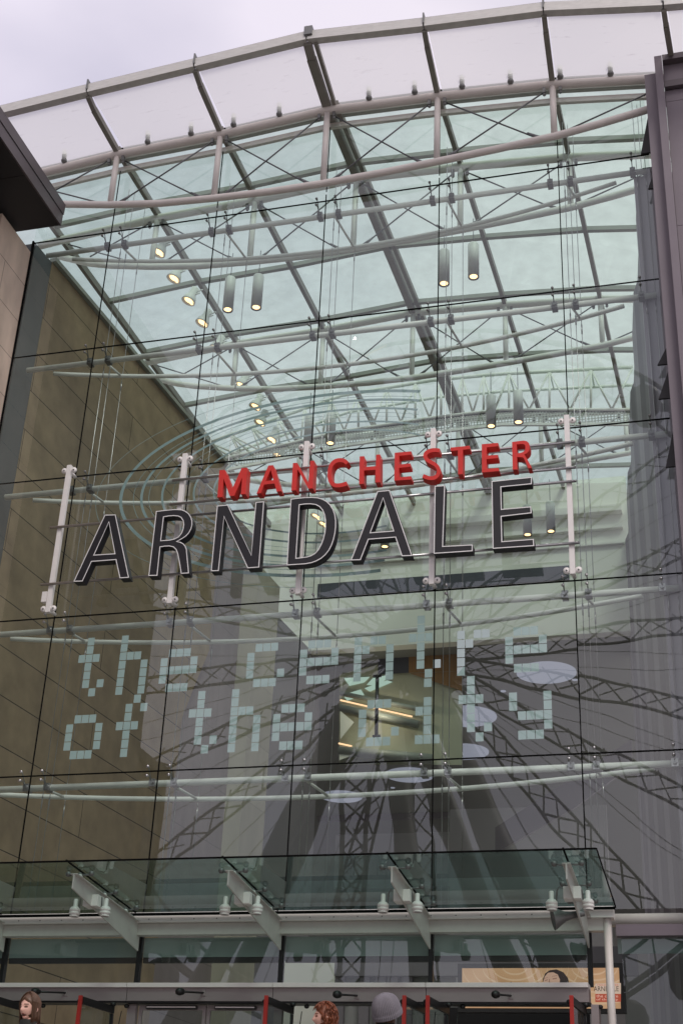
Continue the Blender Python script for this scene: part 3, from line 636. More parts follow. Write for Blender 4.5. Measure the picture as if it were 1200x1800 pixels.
for (pxl, wd) in ((213, 0.085), (249, 0.07), (285, 0.06), (340, 0.05), (375, 0.045), (235, 0.014), (262, 0.014), (303, 0.012), (318, 0.010), (170, 0.012)):
    rx = cx - F(pxl, 868).x; rz = rx * 0.44; g = MB(); n = 160; sh_ = 0.34
    o_ = []; i_ = []
    for k in range(n + 1):
        a = 2 * math.pi * k / n
        for lst, q in ((o_, wd / 2), (i_, -wd / 2)):
            ex_, ez_ = (rx + q) * math.cos(a), (rz + q) * math.sin(a); lst.append(Vector((cx + ex_, 0.008 + wd * 0.01, cz + ez_ - ex_ * 0.02)))
    for k in range(n):
        if o_[k].x < F(740, 800).x - (0.9 if wd > .03 else 2.5) * (o_[k].z < cz): g.quad(o_[k], o_[k + 1], i_[k + 1], i_[k])
    g.build('vinyl_ring', M['vinylring'], fc)

# ---- horizontal bow trusses holding the glass, with fittings and hanger rods
def bowY(x, z):
    u = (x - (XL + XR) / 2) / ((XR - XL) / 2); return 0.42 + 1.45 * max(0, 1 - u * u)
names = ['topmost', 'second from the top', 'third, level with the sign top', 'fourth, just under the sign', 'lowest, under the vinyl words']
for li, z in enumerate(LEV):
    t = thing('wind_truss', (-9, 0.4, z), 'white bowed tube pair bracing the glass wall, ' + names[li] + ' of five', 'truss', 'bowed tube trusses behind the glass wall')
    zt_ = z - 0.16
    g = MB(); g.tube([(XL + 0.25, 0.42, zt_), (XR - 0.1, 0.42, zt_)], 0.075, 14); g.build('front_tube', M['tube_in'], t)
    g = MB(); pts = [(x, bowY(x, z), zt_) for x in [XL + 0.9 + (XR - XL - 1.8) * k / 28 for k in range(29)]]; g.tube(pts, 0.058, 12); g.build('bow_tube', M['tube_in'], t)
    g = MB()
    for x in COLX:
        g.tube([(x + 0.12, 0.42, zt_), (x + 0.30, bowY(x + 0.3, z), zt_)], 0.032, 8)
    g.build('strut', M['tube_in'], t)
    for k, x in enumerate(COLX + [XR - 0.75]):
        if k == 5: x = XR - 0.45
        g = MB()
        for s in ((-0.26, 0.26) if k < 5 else (0.0,)):
            for u in (-0.10, 0.11):
                g.lathe((x + s, -0.035, z + u), [(0.001, -0.012), (0.032, -0.008), (0.036, 0.01), (0.02, 0.06)], 10, axis=(0, 1, 0)); g.tube([(x + s, 0.02, z + u), (x + s, 0.10, z + u * .6), (x + s, 0.26, zt_ + 0.02)], 0.012, 6)
            g.tube([(x + s, 0.24, zt_), (x + s, 0.42, zt_)], 0.05, 10); g.box(x + s - 0.07, x + s + 0.07, 0.30, 0.52, zt_ - 0.09, zt_ + 0.085)
        g.build('spider_fitting', M['steel'] if li > 2 else M['casting'], t)
hr = thing('hanger_rods', (-9, 0.6, 5.9), 'thin steel hanger rods dropping behind every vertical glass joint', 'cables')
for x in COLX + [XR - 0.45]:
    for s, Y in ((0.10, 0.50), (0.22, 0.62), (0.32, bowY(x + 0.3, 0) + 0.02)):
        g = MB(); g.tube([(x + s, Y, 6.0), (x + s, Y, interp(BOT, x) + 1.3)], 0.009, 6)
        for z in LEV: g.tube([(x + s, Y, z - 0.62), (x + s, Y, z - 0.34)], 0.018, 6)
        g.build('rod', M['steel'], hr)

# ================================================================== SIGN
sg = thing('lettered_sign', (-9, -0.6, 13), 'large sign of red and charcoal letters on white posts and steel rails', 'sign')
RAILS = [((303, 844), (1010, 777)), ((298, 886), (1012, 822)), ((88, 927), (1013, 846)), ((72, 1026), (1018, 956))]
for a, b in RAILS:
    A, B = F(*a, -0.45), F(*b, -0.45); zz = (A.z + B.z) / 2; g = MB(); g.tube([(A.x, -0.45, zz), (B.x, -0.45, zz)], 0.032, 12); g.build('rail', M['steel'], sg)
for x in COLX:
    z0, z1 = LEV[3] - 0.02, LEV[2] + 0.12
    g = MB(); g.box(x - 0.06, x + 0.06, -0.41, -0.29, z0, z1); g.build('post', M['post'], sg, 0.012)
    g = MB()
    for zc in (z0 + 0.10, z1 - 0.14):
        for s in (-0.13, 0.13): g.lathe((x + s, -0.36, zc), [(0.001, -0.02), (0.075, -0.02), (0.075, 0.02), (0.001, 0.02)], 16, axis=(0, 1, 0)); g.ball((x + s, -0.385, zc), 0.022, 8, 1)
        g.box(x - 0.13, x + 0.13, -0.375, -0.345, zc - 0.04, zc + 0.04); g.tube([(x, -0.30, zc), (x, 0.0, zc)], 0.045, 10)
    g.build('post_bracket', [M['post'], M['casting']], sg)
g = MB(); g.box(COLX[0] - 0.20, COLX[0] - 0.07, -0.42, -0.30, LEV[3] + 0.25, LEV[3] + 0.52); g.build('junction_box', M['post'], sg, 0.01)
def cr_(ox, oy, s, pts): return [(ox + x / s, oy + y / s) for x, y in pts]
def smooth_pts(p, closed=True, it=1):
    return p
BL = {
 'A': (120, 880, 5.217, [[(335,130),(435,128),(558,708),(472,713),(435,545),(215,562),(132,742),(48,745)], [(373,200),(425,485),(240,497)]]),
 'R': (120, 880, 5.217, [[(805,97),(880,88),(960,80),(1000,79),(1040,82),(1075,95),(1105,117),(1126,148),(1138,185),(1138,225),(1128,262),(1108,298),(1080,328),(1045,352),(1000,375),(1030,380),(1055,393),(1075,415),(1087,445),(1092,500),(1108,668),(1033,672),(1022,600),(1010,535),(1000,485),(985,450),(962,428),(925,420),(885,422),(845,428),(818,690),(735,692)],
        [(877,152),(920,145),(965,141),(1005,145),(1032,157),(1050,185),(1056,220),(1050,260),(1035,300),(1008,332),(972,350),(930,360),(852,365)]]),
 'N': (350, 850, 4.615, [[(145,180),(235,172),(422,578),(458,150),(528,145),(487,682),(392,688),(203,272),(160,710),(95,713)]]),
 'D': (350, 850, 4.615, [[(742,125),(800,117),(860,111),(915,110),(960,113),(1000,124),(1035,143),(1065,172),(1088,208),(1103,250),(1110,300),(1110,350),(1104,402),(1093,452),(1077,500),(1055,542),(1025,580),(990,610),(950,632),(910,646),(860,655),(710,665)],
        [(815,175),(860,169),(905,168),(945,174),(975,190),(998,217),(1013,252),(1021,295),(1022,345),(1017,395),(1005,445),(988,492),(965,535),(938,565),(908,583),(875,593),(835,599),(788,604)]]),
 'A2': (600, 840, 6.667, [[(420,158),(565,143),(830,915),(705,920),(630,700),(318,725),(225,965),(108,968)], [(488,243),(605,620),(343,640)]]),
 'L': (750, 820, 5.714, [[(78,195),(183,190),(163,800),(460,785),(460,852),(68,878)]]),
 'E': (750, 820, 5.714, [[(648,148),(1055,105),(1053,178),(747,208),(752,428),(1047,402),(1052,470),(750,505),(757,752),(1073,728),(1078,800),(660,828)]]),
}
FY = -0.78; TH = 0.24
def worldloop(ox, oy, s, pts): return [(p.x, p.z) for p in (F(ox + x / s, oy + y / s, FY) for x, y in pts)]
for k, (ox, oy, s, loops) in BL.items():
    W = [worldloop(ox, oy, s, lp) for lp in loops]
    g = MB(); extrude_loops(g, W, FY, FY + TH); o = g.build('letter', M['black'], sg); tag(o, 'charcoal letter %s with pale edge' % k[0])
    g = MB()
    for j, lp in enumerate(W):
        inn = offset_poly(lp, 0.022 if j == 0 else -0.022); n = len(lp); yf = FY - 0.006
        vs = [(x, yf, z) for x, z in lp] + [(p[0], yf, p[1]) for p in inn]
        g.add(vs, [(i, (i + 1) % n, n + (i + 1) % n, n + i) for i in range(n)])
    g.build('edge_trim', M['trim'], o)
def stroke(pts, w):
    pts = [Vector(p) for p in pts]; L, R = [], []
    for i, p in enumerate(pts):
        d = (pts[min(i + 1, len(pts) - 1)] - pts[max(i - 1, 0)]).normalized(); nn = Vector((-d.y, d.x)); L.append(p + nn * w / 2); R.append(p - nn * w / 2)
    return [tuple(q) for q in L] + [tuple(q) for q in reversed(R)]
def catmull(pts, n=5):
    res = []; P = [pts[0]] + list(pts) + [pts[-1]]
    for i in range(1, len(P) - 2):
        a, b, c_, d = map(Vector, P[i - 1:i + 3])
        for k in range(n):
            t = k / n; res.append(0.5 * ((2 * b) + (c_ - a) * t + (2 * a - 5 * b + 4 * c_ - d) * t * t + (3 * b - a - 3 * c_ + d) * t ** 3))
    res.append(Vector(P[-2])); return res
RD = [
 ('M', 370, 790, 4.615, [[(72,168),(116,165),(176,318),(252,150),(297,147),(283,362),(245,364),(256,228),(192,375),(155,378),(105,235),(95,385),(55,388)]]),
 ('A', 370, 790, 4.615, [[(468,130),(507,127),(572,338),(536,342),(518,275),(433,285),(408,355),(373,358)], [(487,165),(510,248),(446,256)]]),
 ('N', 370, 790, 4.615, [[(668,110),(703,108),(792,270),(808,92),(840,90),(828,315),(793,318),(705,160),(692,330),(655,333)]]),
 ('C', 370, 790, 4.615, [stroke(catmull([(1108,112),(1085,93),(1050,86),(1010,95),(980,125),(966,170),(965,220),(975,262),(1005,288),(1050,290),(1106,275)]), 32)]),
 ('H', 620, 765, 6.667, [[(80,248),(132,245),(128,372),(268,362),(272,228),(320,225),(318,550),(262,553),(263,405),(130,412),(125,568),(72,572)]]),
 ('E', 620, 765, 6.667, [[(490,205),(683,188),(683,228),(542,240),(540,343),(672,330),(674,368),(540,382),(540,492),(683,480),(685,518),(484,532)]]),
 ('S', 620, 765, 6.667, [stroke(catmull([(1015,178),(960,172),(905,180),(858,208),(846,245),(868,285),(915,315),(965,345),(998,385),(1005,430),(985,475),(945,500),(890,500),(820,475)]), 44)]),
 ('T', 780, 760, 6.667, [[(75,178),(300,155),(303,193),(222,203),(218,488),(165,492),(162,210),(78,215)]]),
 ('E', 780, 760, 6.667, [[(442,138),(635,122),(637,160),(500,175),(498,272),(632,262),(634,300),(498,312),(500,425),(640,415),(650,452),(445,470)]]),
 ('R', 780, 760, 6.667, [[(797,112),(880,101),(935,95),(970,103),(993,122),(1004,152),(1003,190),(992,220),(970,243),(940,258),(968,300),(1030,415),(985,418),(950,330),(935,302),(915,290),(855,287),(860,432),(805,437)],
        [(850,140),(905,133),(935,138),(952,155),(955,182),(946,210),(925,230),(895,240),(858,246)]]),
]
for k, ox, oy, s, loops in RD:
    W = [worldloop(ox, oy, s, lp) for lp in loops]
    g = MB(); extrude_loops(g, W, FY, FY + 0.26); tag(g.build('letter', M['red'], sg), 'red letter %s' % k)

# ================================================================== ENTRANCE CANOPY
cn = thing('entrance_canopy', (-9, -2, 5.5), 'green glass entrance canopy on tapered white arms below the glass wall', 'canopy')
zb0, zb1 = F(600, 1645).z, F(600, 1606).z
xe = F(1080, 1605).x
g = MB(); g.box(-19.0, xe, -0.34, -0.02, zb0 + 0.24, zb1); g.build('header_beam', M['whitepaint'], cn, 0.01)
g = MB(); g.box(-19.0, xe - 0.1, -0.24, -0.03, zb0, zb0 + 0.235); g.build('lower_flange', M['armpaint'], cn, 0.01)
g = MB()
for k in range(34): g.ball((-18.8 + 0.5 * k, -0.345, zb0 + 0.30), 0.013, 6)
g.build('bolt', M['casting'], cn)
zf_ = F(400, 1508, -3.9).z; zr_ = F(600, 1605, -0.42).z + 0.04; xce = F(1047, 1492, -3.9).x
cxs = [-19.2] + [x - 0.0 for x in COLX] + [xce]
def cz_(Y): return zr_ + 0.02 + (zf_ - zr_) * (Y + 0.42) / (-3.9 + 0.42)
for i in range(len(cxs) - 1):
    x0, x1 = cxs[i] + 0.012, cxs[i + 1] - 0.012; g = MB()
    g.hexa([(x0, -3.9, cz_(-3.9)), (x1, -3.9, cz_(-3.9)), (x1, -0.42, cz_(-0.42)), (x0, -0.42, cz_(-0.42))] + [(a, b, c_ + 0.02) for a, b, c_ in ((x0, -3.9, cz_(-3.9)), (x1, -3.9, cz_(-3.9)), (x1, -0.42, cz_(-0.42)), (x0, -0.42, cz_(-0.42)))])
    g.f = g.f[:2]; g.mi = g.mi[:2]; g.smooth = g.smooth[:2]
    g2 = MB(); g2.quad((x0, -3.9, cz_(-3.9)), (x1, -3.9, cz_(-3.9)), (x1, -0.42, cz_(-0.42)), (x0, -0.42, cz_(-0.42))); g2.build('canopy_pane', M['canopyglass'], cn)
g = MB()
for x in COLX: g.beam((x, -3.9, cz_(-3.9) + 0.004), (x, -0.42, cz_(-0.42) + 0.004), 0.03, 0.025)
g.beam((-19.2, -3.91, zf_), (xce, -3.91, zf_), 0.025, 0.03); g.beam((xce + .01, -3.9, zf_), (xce + .01, -0.42, zr_), 0.02, 0.03); g.beam((-19.2, -0.42, zr_ - 0.02), (xce, -0.42, zr_ - 0.02), 0.05, 0.05)
g.build('pane_edge', M['seal'], cn)
for x in COLX:
    g = MB(); ya, yb = -0.1, -3.5; ta, tb = 5.66, 5.93; ba, bb = 5.12, 5.66
    g.hexa([(x - .014, yb, bb), (x + .014, yb, bb), (x + .014, ya, ba), (x - .014, ya, ba), (x - .014, yb, tb), (x + .014, yb, tb), (x + .014, ya, ta), (x - .014, ya, ta)])
    g.beam((x, yb, tb + 0.008), (x, ya, ta + 0.008), 0.15, 0.016); ar = g.build('arm', M['armpaint'], cn)
    for Y in (-3.25, -2.05, -0.95):
        zt_ = ta + (tb - ta) * (ya - Y) / (ya - yb) + 0.016; zg = cz_(Y)
        g = MB(); g.tube([(x, Y, zt_), (x, Y, zt_ + 0.05)], 0.06, 10, mi=1); g.ball((x, Y, zt_ + 0.06), 0.04, 8)
        for s in (-1, 1):
            g.tube([(x, Y, zt_ + 0.05), (x + s * 0.12, Y, zt_ + 0.045), (x + s * 0.24, Y, zg - 0.07)], 0.02, 6); g.lathe((x + s * 0.24, Y, zg - 0.055), [(0.001, -0.05), (0.04, -0.045), (0.055, -0.01), (0.055, 0.02), (0.03, 0.045)], 12)
        g.build('spider_fitting', [M['casting'], M['whitepaint']], cn)
    g = MB(); zt_ = 5.50; g.box(x - 0.17, x + 0.14, -2.62, -2.32, 5.52, 5.74); g.build('junction_box', M['whitepaint'], cn, 0.01)
pp = thing('downpipe', F(1072, 1700, -0.3), 'pale round downpipe at the right end of the canopy beam', 'pipe')
xp = F(1068, 1640, -0.22).x
g = MB(); g.tube([(xp, -0.22, ZF), (xp, -0.22, zb1 - 0.22)], 0.075, 16); g.build('pipe', M['tube'], pp)
g = MB(); g.box(xp - 0.3, xp + 0.13, -0.36, -0.03, zb1 - 0.215, zb1 - 0.02); g.build('pipe_cap', M['whitepaint'], pp)
# right-hand lower frame
g = MB(); g.box(xe + 0.02, 4.0, -0.16, 0.05, F(1140, 1648).z, F(1140, 1628).z)
tag(g.build('transom_beam', M['cladding']), 'mauve transom beam running right from the canopy end', 'beam')
g = MB(); g.box(xe + 0.02, 4.0, 0.10, 0.14, F(1140, 1675).z, F(1140, 1649).z)
tag(g.build('spandrel_band', M['blind']), 'grey green spandrel band under the mauve transom beam', 'panel')
g = MB(); g.quad((xe + .1, 0.02, ZF), (4.0, 0.02, ZF), (4.0, 0.02, F(1140, 1648).z), (xe + .1, 0.02, F(1140, 1648).z))
tag(g.build('side_window', M['doorglass']), 'dark ground floor window right of the downpipe', 'window')
g = MB(); a = F(1080, 1605, 0.6); g.tube([(a.x - 0.3, 0.6, a.z - 0.15), (0.8, 0.6, a.z - 0.15)], 0.13, 12)
tag(g.build('inner_rail', M['tube']), 'white horizontal tube behind the glass right of the canopy', 'tube')

# floodlights: first one, then copies
def make_flood(loc, side, label):
    t = thing('floodlight', loc, label, 'floodlight', 'small white floodlights hung from the canopy arms')
    L = Vector(loc)
    g = MB(); g.lathe(L, [(r_ * .72, h_ * .74) for r_, h_ in [(0.001, 0.03), (0.12, 0.03), (0.13, 0.0), (0.12, -0.02)]], 20); g.lathe(L, [(r_ * .72, h_ * .74) for r_, h_ in [(0.10, 0.03), (0.15, 0.05), (0.15, 0.10), (0.138, 0.105), (0.138, 0.12), (0.15, 0.125), (0.145, 0.19), (0.10, 0.24)]], 20); g.build('rim', M['whitepaint'], t)
    g = MB(); g.lathe(L, [(r_ * .72, h_ * .74) for r_, h_ in [(0.09, 0.22), (0.06, 0.26), (0.06, 0.42), (0.045, 0.45), (0.001, 0.45)]], 18); g.build('housing', M['whitepaint'], t)
    g = MB(); g.lathe(L, [(r_ * .72, h_ * .74) for r_, h_ in [(0.001, 0.02), (0.085, 0.02), (0.085, 0.0), (0.001, 0.0)]], 18); g.build('lens', M['casting'], t)
    g = MB(); g.tube([L + Vector((side * 0.08, 0, 0.13)), L + Vector((side * 0.10, 0, 0.34)), L + Vector((side * 0.14, 0, 0.41)), L + Vector((side * 0.26, 0, 0.36))], 0.014, 6); g.build('bracket', M['casting'], t)
    return t
fl = {}
LBL = {(1, -1): 'white floodlight left of the arm nearest the left edge', (1, 1): 'white floodlight right of the arm nearest the left edge',
       (2, -1): 'white floodlight left of the second full arm, above the closed doors', (2, 1): 'white floodlight right of the second full arm, above the closed doors',
       (3, -1): 'white floodlight left of the third arm, above the grey hat', (3, 1): 'white floodlight right of the third arm, above the grey hat',
       (4, -1): 'white floodlight left of the last arm, over the horn loudspeaker', (4, 1): 'white floodlight right of the last arm, near the canopy corner'}
base = {}
for i in (1, 2, 3, 4):
    for s in (-1, 1):
        loc = (COLX[i] + (-0.40 if s < 0 else 0.25), -2.45, 5.36)
        if s not in base: base[s] = make_flood(loc, -s, LBL[(i, s)])
        else: dup(base[s], loc, LBL[(i, s)])
# horn loudspeaker on the last arm
hp = F(1012, 1608, -1.6); hn = thing('horn_loudspeaker', hp, 'grey horn loudspeaker pointing left on the last canopy arm', 'loudspeaker')
ax = Vector((-1, -0.25, -0.22)).normalized()
g = MB(); g.lathe(hp, [(0.001, 0.0), (0.06, 0.0), (0.07, 0.1), (0.09, 0.2), (0.14, 0.3), (0.21, 0.42), (0.215, 0.44), (0.18, 0.42), (0.08, 0.27), (0.001, 0.2)], 22, axis=ax); g.build('horn', M['casting'], hn)
g = MB(); g.lathe(hp, [(0.001, -0.16), (0.06, -0.15), (0.065, 0.0), (0.001, 0.01)], 16, axis=ax); g.tube([hp, hp + Vector((0.16, 0.1, 0.15))], 0.018, 6); g.build('driver', M['casting'], hn)

# ================================================================== CLERESTORY, HEADER, DOORS
cl = thing('clerestory_window', (-9, 0, 4.4), 'row of low clerestory panes between the door header and canopy beam', 'window')
zs = F(600, 1735).z; XH = F(1041, 1740).x
cc = [-18.5] + COLX
for i in range(len(cc)):
    x0 = cc[i] + 0.05; x1 = (cc + [XH])[i + 1] - 0.05
    if x1 - x0 < 0.3: continue
    g = MB(); g.quad((x0, 0, zs), (x1, 0, zs), (x1, 0, zb0), (x0, 0, zb0)); g.build('pane', M['glass'], cl)
    g = MB(); g.box(x0, x1, 0.10, 0.13, F(600, 1680).z, zb0); g.build('blind_band', M['blind'], cl)
    g = MB(); g.box(x0, x1, 0.12, 0.2, F(600, 1690).z, F(600, 1680).z); g.build('dark_rail', M['clad_dark'], cl)  # near-black strip along the lower edge of the blind band
for x in cc:
    g = MB(); g.box(x - 0.045, x + 0.045, -0.03, 0.10, zs, zb0 + 0.02); g.build('mullion', M['darkmetal'], cl)
zh0 = F(600, 1767).z
hd = thing('door_header', (-9, -0.2, zh0), 'brushed metal header with pale sill over the entrance doors', 'header')
cc2 = [-18.5, -15.21] + COLX[1:] + [XH + 0.12]
YH = -0.42
for i in range(len(cc2) - 1):
    x0, x1 = cc2[i] + 0.006, cc2[i + 1] - 0.006
    if x1 - x0 < 0.3: continue
    g = MB(); g.box(x0, x1, YH - 0.06, -0.02, F(600, 1743).z, zs); g.build('sill', M['sill'], hd, 0.006)
    g = MB(); g.box(x0, x1, YH, -0.03, zh0, F(600, 1743).z - 0.003); g.build('face_panel', M['header'], hd, 0.004)
g = MB(); g.box(-18.5, XH, YH + 0.02, -0.05, zh0 - 0.035, zh0 - 0.003); g.build('door_track', M['darkmetal'], hd)
g = MB(); g.box(XH + 0.0, XH + 0.14, YH, -0.02, ZF, zh0 - 0.04); g.build('end_jamb', M['header'], hd, 0.005)
# closed glazed doors
def door(x0, x1, Y, label, mat='header'):
    t = thing('glazed_door', ((x0 + x1) / 2, Y, ZF), label, 'door'); h = zh0 - 0.05
    g = MB(); g.box(x0, x0 + 0.07, Y - 0.025, Y + 0.025, ZF, h); g.box(x1 - 0.07, x1, Y - 0.025, Y + 0.025, ZF, h); g.box(x0 + 0.07, x1 - 0.07, Y - 0.025, Y + 0.025, h - 0.10, h); g.box(x0 + 0.07, x1 - 0.07, Y - 0.025, Y + 0.025, ZF, ZF + 0.2); g.build('frame', M[mat], t)
    g = MB(); g.quad((x0 + 0.07, Y, ZF + 0.2), (x1 - 0.07, Y, ZF + 0.2), (x1 - 0.07, Y, h - 0.1), (x0 + 0.07, Y, h - 0.1)); g.build('pane', M['doorglass'], t)
    g = MB(); g.box(x0 + 0.18, x1 - 0.18, Y - 0.10, Y - 0.027, h - 0.085, h - 0.02); g.build('closer', M['darkmetal'], t)
    g = MB(); g.box(x0 + 0.2, x1 - 0.2, Y - 0.112, Y - 0.10, h - 0.062, h - 0.04); g.build('closer_trim', M['sill'], t)
    g = MB(); g.tube([(x1 - 0.14, Y - 0.07, ZF + 0.8), (x1 - 0.14, Y - 0.07, ZF + 1.3)], 0.015, 8); g.build('handle', M['steel'], t)
def px2x(px, Y): return F(px, 1785, Y).x
door(px2x(244, -.2), px2x(362, -.2), -0.2, 'closed glazed metal door just right of the red edged leaf near the blonde woman')
door(px2x(364, -.2), px2x(466, -.2), -0.2, 'closed glazed metal door left of the second red edged leaf')
for q in ((225, 240), (483, 497)): g = MB(); g.box(px2x(q[0], -.2), px2x(q[1], -.2), -0.27, -0.15, ZF, zh0 - 0.04); g.build('door_jamb', M['header'], hd)
# open leaves with red leading edges
def leaf(px, tip_dx, label):
    A = F(px, 1751, -1.65); t = thing('open_door_leaf', (A.x, -1.65, ZF), label, 'door', 'open dark door leaves with red edges')
    x = A.x; zt_ = A.z; e = Vector((x + tip_dx, -0.32, 0)); a = Vector((x, -1.65, 0))
    g = MB(); g.box(x - 0.035, x + 0.035, -1.70, -1.64, ZF, zt_); g.build('red_edge', M['redpaint'], t, 0.004)
    def P(t_, z): q = a.lerp(e, t_); return Vector((q.x, q.y, z))
    g = MB(); g.beam(P(0.04, zt_ - 0.08), P(1, zt_ - 0.08), 0.05, 0.14); g.beam(P(0.97, ZF + 0.05), P(0.97, zt_ - 0.16), 0.05, 0.07, up=(0, 1, 0)); g.beam(P(0.04, ZF + 0.10), P(1, ZF + 0.10), 0.05, 0.2); g.build('frame', M['darkmetal'], t)
    g = MB(); g.quad(P(0.05, ZF + 0.2), P(0.95, ZF + 0.2), P(0.95, zt_ - 0.16), P(0.05, zt_ - 0.16)); g.build('pane', M['doorglass'], t)
    g = MB(); g.beam(P(0.15, zt_ - 0.02) + Vector((-.05, 0, 0)), P(0.75, zt_ - 0.02) + Vector((-.05, 0, 0)), 0.02, 0.02); g.build('closer_trim', M['sill'], t)
    g = MB(); g.ball((x - 0.06, -1.6, zt_ - 0.10), 0.045, 8); g.ball(P(0.93, zt_ + 0.02) + Vector((0.03, 0, 0)), 0.065, 8, 0, (1, 1, .8)); g.ball(P(1.0, zt_ + 0.0) + Vector((0.28, 0, 0)), 0.055, 8, 0, (1, 1, .8)); g.build('pivot_cap', M['darkmetal'], t)
    g = MB(); pts = [P(0.85, zt_ - 0.16) + Vector((0.04, 0, 0)), P(0.85, zt_ - 0.4) + Vector((0.05, 0, 0)), P(0.90, zt_ - 0.62) + Vector((0.12, 0, 0)), P(0.95, zt_ - 0.4) + Vector((0.18, 0, 0)), P(0.97, zt_ - 0.1) + Vector((0.2, 0, 0))]; g.tube(pts, 0.010, 6); g.build('cable_loop', M['darkmetal'], t)
leaf(143, 0.12, 'open door leaf with red edge right of the blonde woman')
leaf(469, 0.12, 'open door leaf with red edge left of the ginger haired person')
leaf(711, 0.12, 'open door leaf with red edge directly right of the grey knitted hat')
leaf(752, 0.12, 'open door leaf with red edge, right one of the close pair by the hat')
leaf(1004, 0.10, 'open door leaf with red edge under the poster at the header end')
leaf(-6, 0.10, 'open dark door leaf cut by the left edge of the photo')
# sensor heads on the header
se = None
for px0, px1, l in ((64, 116, 'black sensor lamp on the header above the blonde woman'), (318, 358, 'black sensor lamp on the header over the two closed doors'), (594, 628, 'black sensor lamp on the header between ginger hair and grey hat'), (872, 898, 'black sensor lamp on the header beneath the lit poster')):
    py = 1744 if px0 < 400 else 1749
    a = F(px1, py + 2, YH); b = F(px0, py, YH - 0.62)
    t = thing('sensor_lamp', a, l, 'sensor', 'black sensor lamps on the door header')
    g = MB(); g.box(a.x - 0.04, a.x + 0.04, YH - 0.02, YH - 0.001, a.z - 0.06, a.z + 0.06); g.build('wall_plate', M['header'], t)
    g = MB(); g.tube([a, b], 0.020, 8); g.build('arm', M['darkmetal'], t)
    g = MB(); d = (b - a).normalized(); g.lathe(b, [(0.001, 0.12), (0.06, 0.10), (0.075, 0.04), (0.065, -0.04), (0.03, -0.10)], 14, axis=d); g.build('head', M['darkmetal'], t)
# dark lobby behind the doors
lb = thing('lobby_partition', (-8, 6, ZF), 'dark glazed lobby partition with pale uprights behind the doors', 'partition')
g = MB()
for px in (596, 640, 668, 690, 715): a = F(px, 1740, 6.0); g.box(a.x - 0.12, a.x + 0.12, 6.0, 6.15, ZF, F(px, 1695, 6).z)
g.build('upright', M['purple'], lb)
g = MB(); a, b = F(594, 1690, 6.2), F(800, 1690, 6.2); g.box(a.x, b.x, 6.2, 6.3, ZF, a.z - 0.2); g.build('back_panel', M['lilacwall'], lb)
g = MB(); g.box(a.x, F(1120, 1690, 6.0).x, 5.9, 6.1, a.z - 0.4, a.z + 0.25); g.build('fascia', M['purple'], lb)
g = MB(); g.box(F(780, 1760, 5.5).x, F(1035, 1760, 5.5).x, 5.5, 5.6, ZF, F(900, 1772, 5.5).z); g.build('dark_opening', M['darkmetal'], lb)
g = MB(); a = F(500, 1690, 8); b = F(594, 1700, 8); g.box(a.x, b.x, 8, 8.2, ZF, a.z); g.build('white_panel', M['white'], lb)

# ---- backlit poster inside, on the right
YP = 2.6
po = thing('lit_poster', F(953, 1775, YP), 'backlit tan poster box with a dark haired face inside the entrance', 'poster')
A = F(812, 1703, YP); B = F(1091, 1774, YP)
def PX(px, py, d=0.0): q = F(px, py, YP - d); return q
g = MB(); g.box(A.x - 0.10, B.x + 0.10, YP, YP + 0.2, B.z - 0.08, A.z + 0.10); g.build('box_frame', M['clad_dark'], po)
def postermat():
    m, n, o = new_mat('poster_print'); e = n.nodes.new('ShaderNodeEmission'); n.links.new(e.outputs[0], o.inputs[0])
    t = n.nodes.new('ShaderNodeTexCoord'); nz = n.nodes.new('ShaderNodeTexNoise'); nz.inputs['Scale'].default_value = 1.4
    n.links.new(t.outputs['Object'], nz.inputs['Vector']); r = n.nodes.new('ShaderNodeValToRGB')
    r.color_ramp.elements[0].color = (0.50, 0.28, 0.15, 1); r.color_ramp.elements[0].position = 0.3
    r.color_ramp.elements[1].color = (0.68, 0.43, 0.25, 1); r.color_ramp.elements[1].position = 0.7
    n.links.new(nz.outputs['Fac'], r.inputs[0]); n.links.new(r.outputs[0], e.inputs[0]); e.inputs[1].default_value = 0.72; return m
g = MB(); g.quad((A.x, YP - 0.01, B.z), (B.x, YP - 0.01, B.z), (B.x, YP - 0.01, A.z), (A.x, YP - 0.01, A.z)); g.build('print', postermat(), po)
g = MB(); rings = emis('poster_ring', (0.50, 0.34, 0.22), 1.0)
for cpx in (905, 1045):
    c = PX(cpx, 1712)
    for k in range(6):
        r = 0.22 + 0.19 * k; pts = []
        for j in range(30):
            a = math.pi + math.pi * j / 29 if True else 0
            pts.append((c.x + r * 1.15 * math.cos(a), c.z + 0.1 + r * 0.62 * math.sin(a)))
        for (x0, z0), (x1, z1) in zip(pts, pts[1:]):
            if min(x0, x1) > A.x and max(x0, x1) < B.x and min(z0, z1) > B.z and max(z0, z1) < A.z:
                g.quad((x0, YP - 0.014, z0), (x1, YP - 0.014, z1), (x1, YP - 0.014, z1 + 0.035), (x0, YP - 0.014, z0 + 0.035))
g.build('print_rings', rings, po)
def flat(pts, mat, name, d):
    g = MB(); V, T = fill2d([[(PX(x, y_).x, PX(x, y_).z) for x, y_ in pts]]); g.add([(x, YP - d, z) for x, z in V], T); return g.build(name, mat, po)
flat([(955, 1745), (954, 1722), (958, 1712), (966, 1706.5), (978, 1705), (990, 1710), (998, 1720), (1000, 1730), (992, 1745)], emis('poster_hair', (0.035, 0.025, 0.025), 1.0), 'print_hair', 0.018)
flat([(954, 1745), (954.5, 1728), (957, 1718), (963, 1711), (972, 1710), (980, 1714), (984, 1723), (983, 1733), (978, 1745)], emis('poster_face', (0.46, 0.29, 0.22), 1.0), 'print_face', 0.022)
g = emis('poster_features', (0.26, 0.14, 0.11), 1.0)
